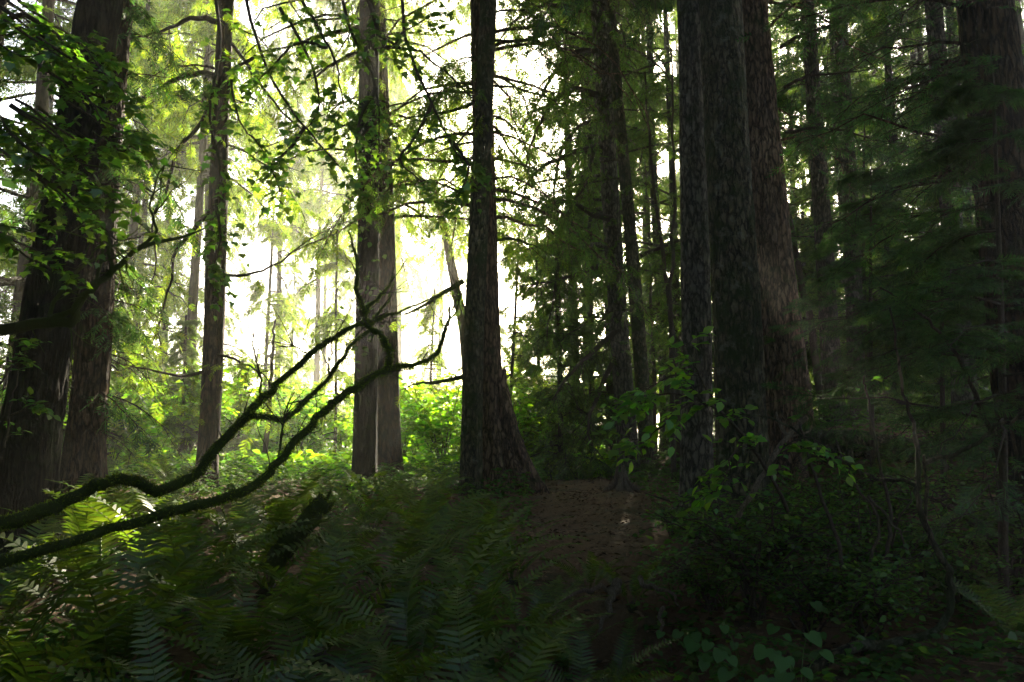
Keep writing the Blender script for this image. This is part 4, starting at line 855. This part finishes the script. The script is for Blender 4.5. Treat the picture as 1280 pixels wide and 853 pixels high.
# ------------------------------------------------------------------ ground cover, litter
def on_path(x, y):
    cx = np.interp(y, [3, 6, 9, 13, 17, 22], [.55, .6, .85, 1.25, 1.5, 1.4]); wdt = np.interp(y, [3, 6, 9, 13, 17, 22], [.05, .2, .68, .95, .85, .3])
    return np.abs(x - cx) < wdt
def ground_cover():
    r = np.random.default_rng(99); b = MB()
    for (n, x0, x1, y0, y1, s0, s1, hm) in [(9000, 1.2, 9, 4, 16, .05, .09, .3), (5000, -6, 1.5, 3, 14, .04, .08, .25), (9000, -14, 14, 14, 34, .08, .16, .5), (1800, .3, 2.5, 14.5, 19, .07, .13, .45), (2600, .3, 5, 2.4, 6.6, .035, .075, .22), (6000, -9, .6, 10, 18.5, .06, .11, .4), (2600, -3.6, .1, 2.2, 5.5, .04, .08, .25)]:
        x = r.uniform(x0, x1, n); y = r.uniform(y0, y1, n)
        cl = np.sin(x*2.1 + 1.3*np.sin(y*1.7)) + np.sin(y*2.6 + x) + r.normal(0, .5, n)
        k = ~on_path(x, y) & (cl > -.4); x, y = x[k], y[k]; n2 = len(x)
        h = hm*r.random(n2)**1.3*np.clip(cl[k]*.5 + .6, .2, 1.2); g = ground(x, y)
        for j in range(3):
            a = r.uniform(0, 6.28, n2) ; pos = np.stack([x, y, g + h + .01], -1)
            place(b, OVATE, pos, np.stack([np.cos(a), np.sin(a), r.uniform(-.5, .2, n2)], -1), norm(np.array([0, 0, 1.]) + r.normal(0, .3, (n2, 3))), r.uniform(s0, s1, n2), r)
    return b
tag(ground_cover().build('ground_cover', M['herb']), 'low green herbs carpeting the forest floor beside the path', 'ground cover', kind='stuff')
def meadow():
    r = np.random.default_rng(97); b = MB(); n = 26000
    y = 19 + 55*r.random(n)**1.5; x = r.uniform(-.62, .16, n)*y; g = ground(x, y); h = (.15 + .75*r.random(n))*np.interp(y, [19, 30, 70], [.7, 1, 1.4])
    for j in range(2):
        a = r.uniform(0, 6.28, n)
        place(b, OVATE, np.stack([x, y, g + h*(1 - .4*j)], -1), np.stack([np.cos(a), np.sin(a), r.uniform(-.6, .5, n)], -1), norm(np.array([0, 0, 1.]) + r.normal(0, .5, (n, 3))), r.uniform(.12, .26, n)*np.interp(y, [19, 60], [1, 1.8]), r)
    return b
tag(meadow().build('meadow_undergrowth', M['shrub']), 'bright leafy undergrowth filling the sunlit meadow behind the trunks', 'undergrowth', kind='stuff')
def litter():
    r = np.random.default_rng(98); b = MB(); n = 60000
    y = 2 + 20*r.random(n)**1.3; x = r.uniform(-1, 1, n)*(2.5 + .45*y) + .8
    on = on_path(x, y); k = on | (r.random(n) < .6); x, y = x[k], y[k]; n = len(x)
    a = r.uniform(0, 6.28, n); pos = np.stack([x, y, ground(x, y) + .006 + .012*r.random(n)], -1)
    q = np.array([[0, 0, 0], [-.22, .5, .06], [0, 1, 0], [.22, .5, .05]])
    place(b, q, pos, np.stack([np.cos(a), np.sin(a), r.normal(0, .2, n)], -1), norm(np.array([0, 0, 1.]) + r.normal(0, .3, (n, 3))), r.uniform(.03, .095, n), r)
    m = 800; y = r.uniform(2, 18, m); x = r.uniform(-1, 1, m)*(1.5 + .35*y) + .8; a = r.uniform(0, 6.28, m); l = r.uniform(.08, .4, m)
    p = np.stack([x, y, ground(x, y) + .012], -1); e = p + np.stack([np.cos(a)*l, np.sin(a)*l, 0*a], -1); e[:, 2] = ground(e[:, 0], e[:, 1]) + .015
    b.tubes(np.stack([p, (p+e)/2 + r.normal(0, .008, p.shape), e], 1), np.broadcast_to([.003, .0027, .0015], (m, 3)), 4, cap=False); return b
tag(litter().build('leaf_litter', M['litter']), 'fallen brown leaves, needles and twigs strewn on the path', 'leaf litter', kind='stuff')

# ------------------------------------------------------------------ air
HAZE = 0.0018
if HAZE:
    b = MB(); X0, X1, Y0, Y1, Z0, Z1 = -175, 175, -65, 195, -3, 45
    V = [(X0, Y0, Z0), (X1, Y0, Z0), (X1, Y1, Z0), (X0, Y1, Z0), (X0, Y0, Z1), (X1, Y0, Z1), (X1, Y1, Z1), (X0, Y1, Z1)]
    b.mesh(V, [(0, 3, 2, 1), (4, 5, 6, 7), (0, 1, 5, 4), (1, 2, 6, 5), (2, 3, 7, 6), (3, 0, 4, 7)])
    m, N, L = newmat('haze_air'); pv = N.new('ShaderNodeVolumePrincipled'); pv.inputs['Color'].default_value = (1.0, .98, .9, 1); pv.inputs['Density'].default_value = HAZE; pv.inputs['Anisotropy'].default_value = .6
    out = N.new('ShaderNodeOutputMaterial'); L.new(pv.outputs[0], out.inputs['Volume'])
    tag(b.build('haze', m), 'pale sunlit haze hanging among the trunks', 'haze', kind='stuff')
for o in ROOTS:
    if '_o' in o: del o['_o']
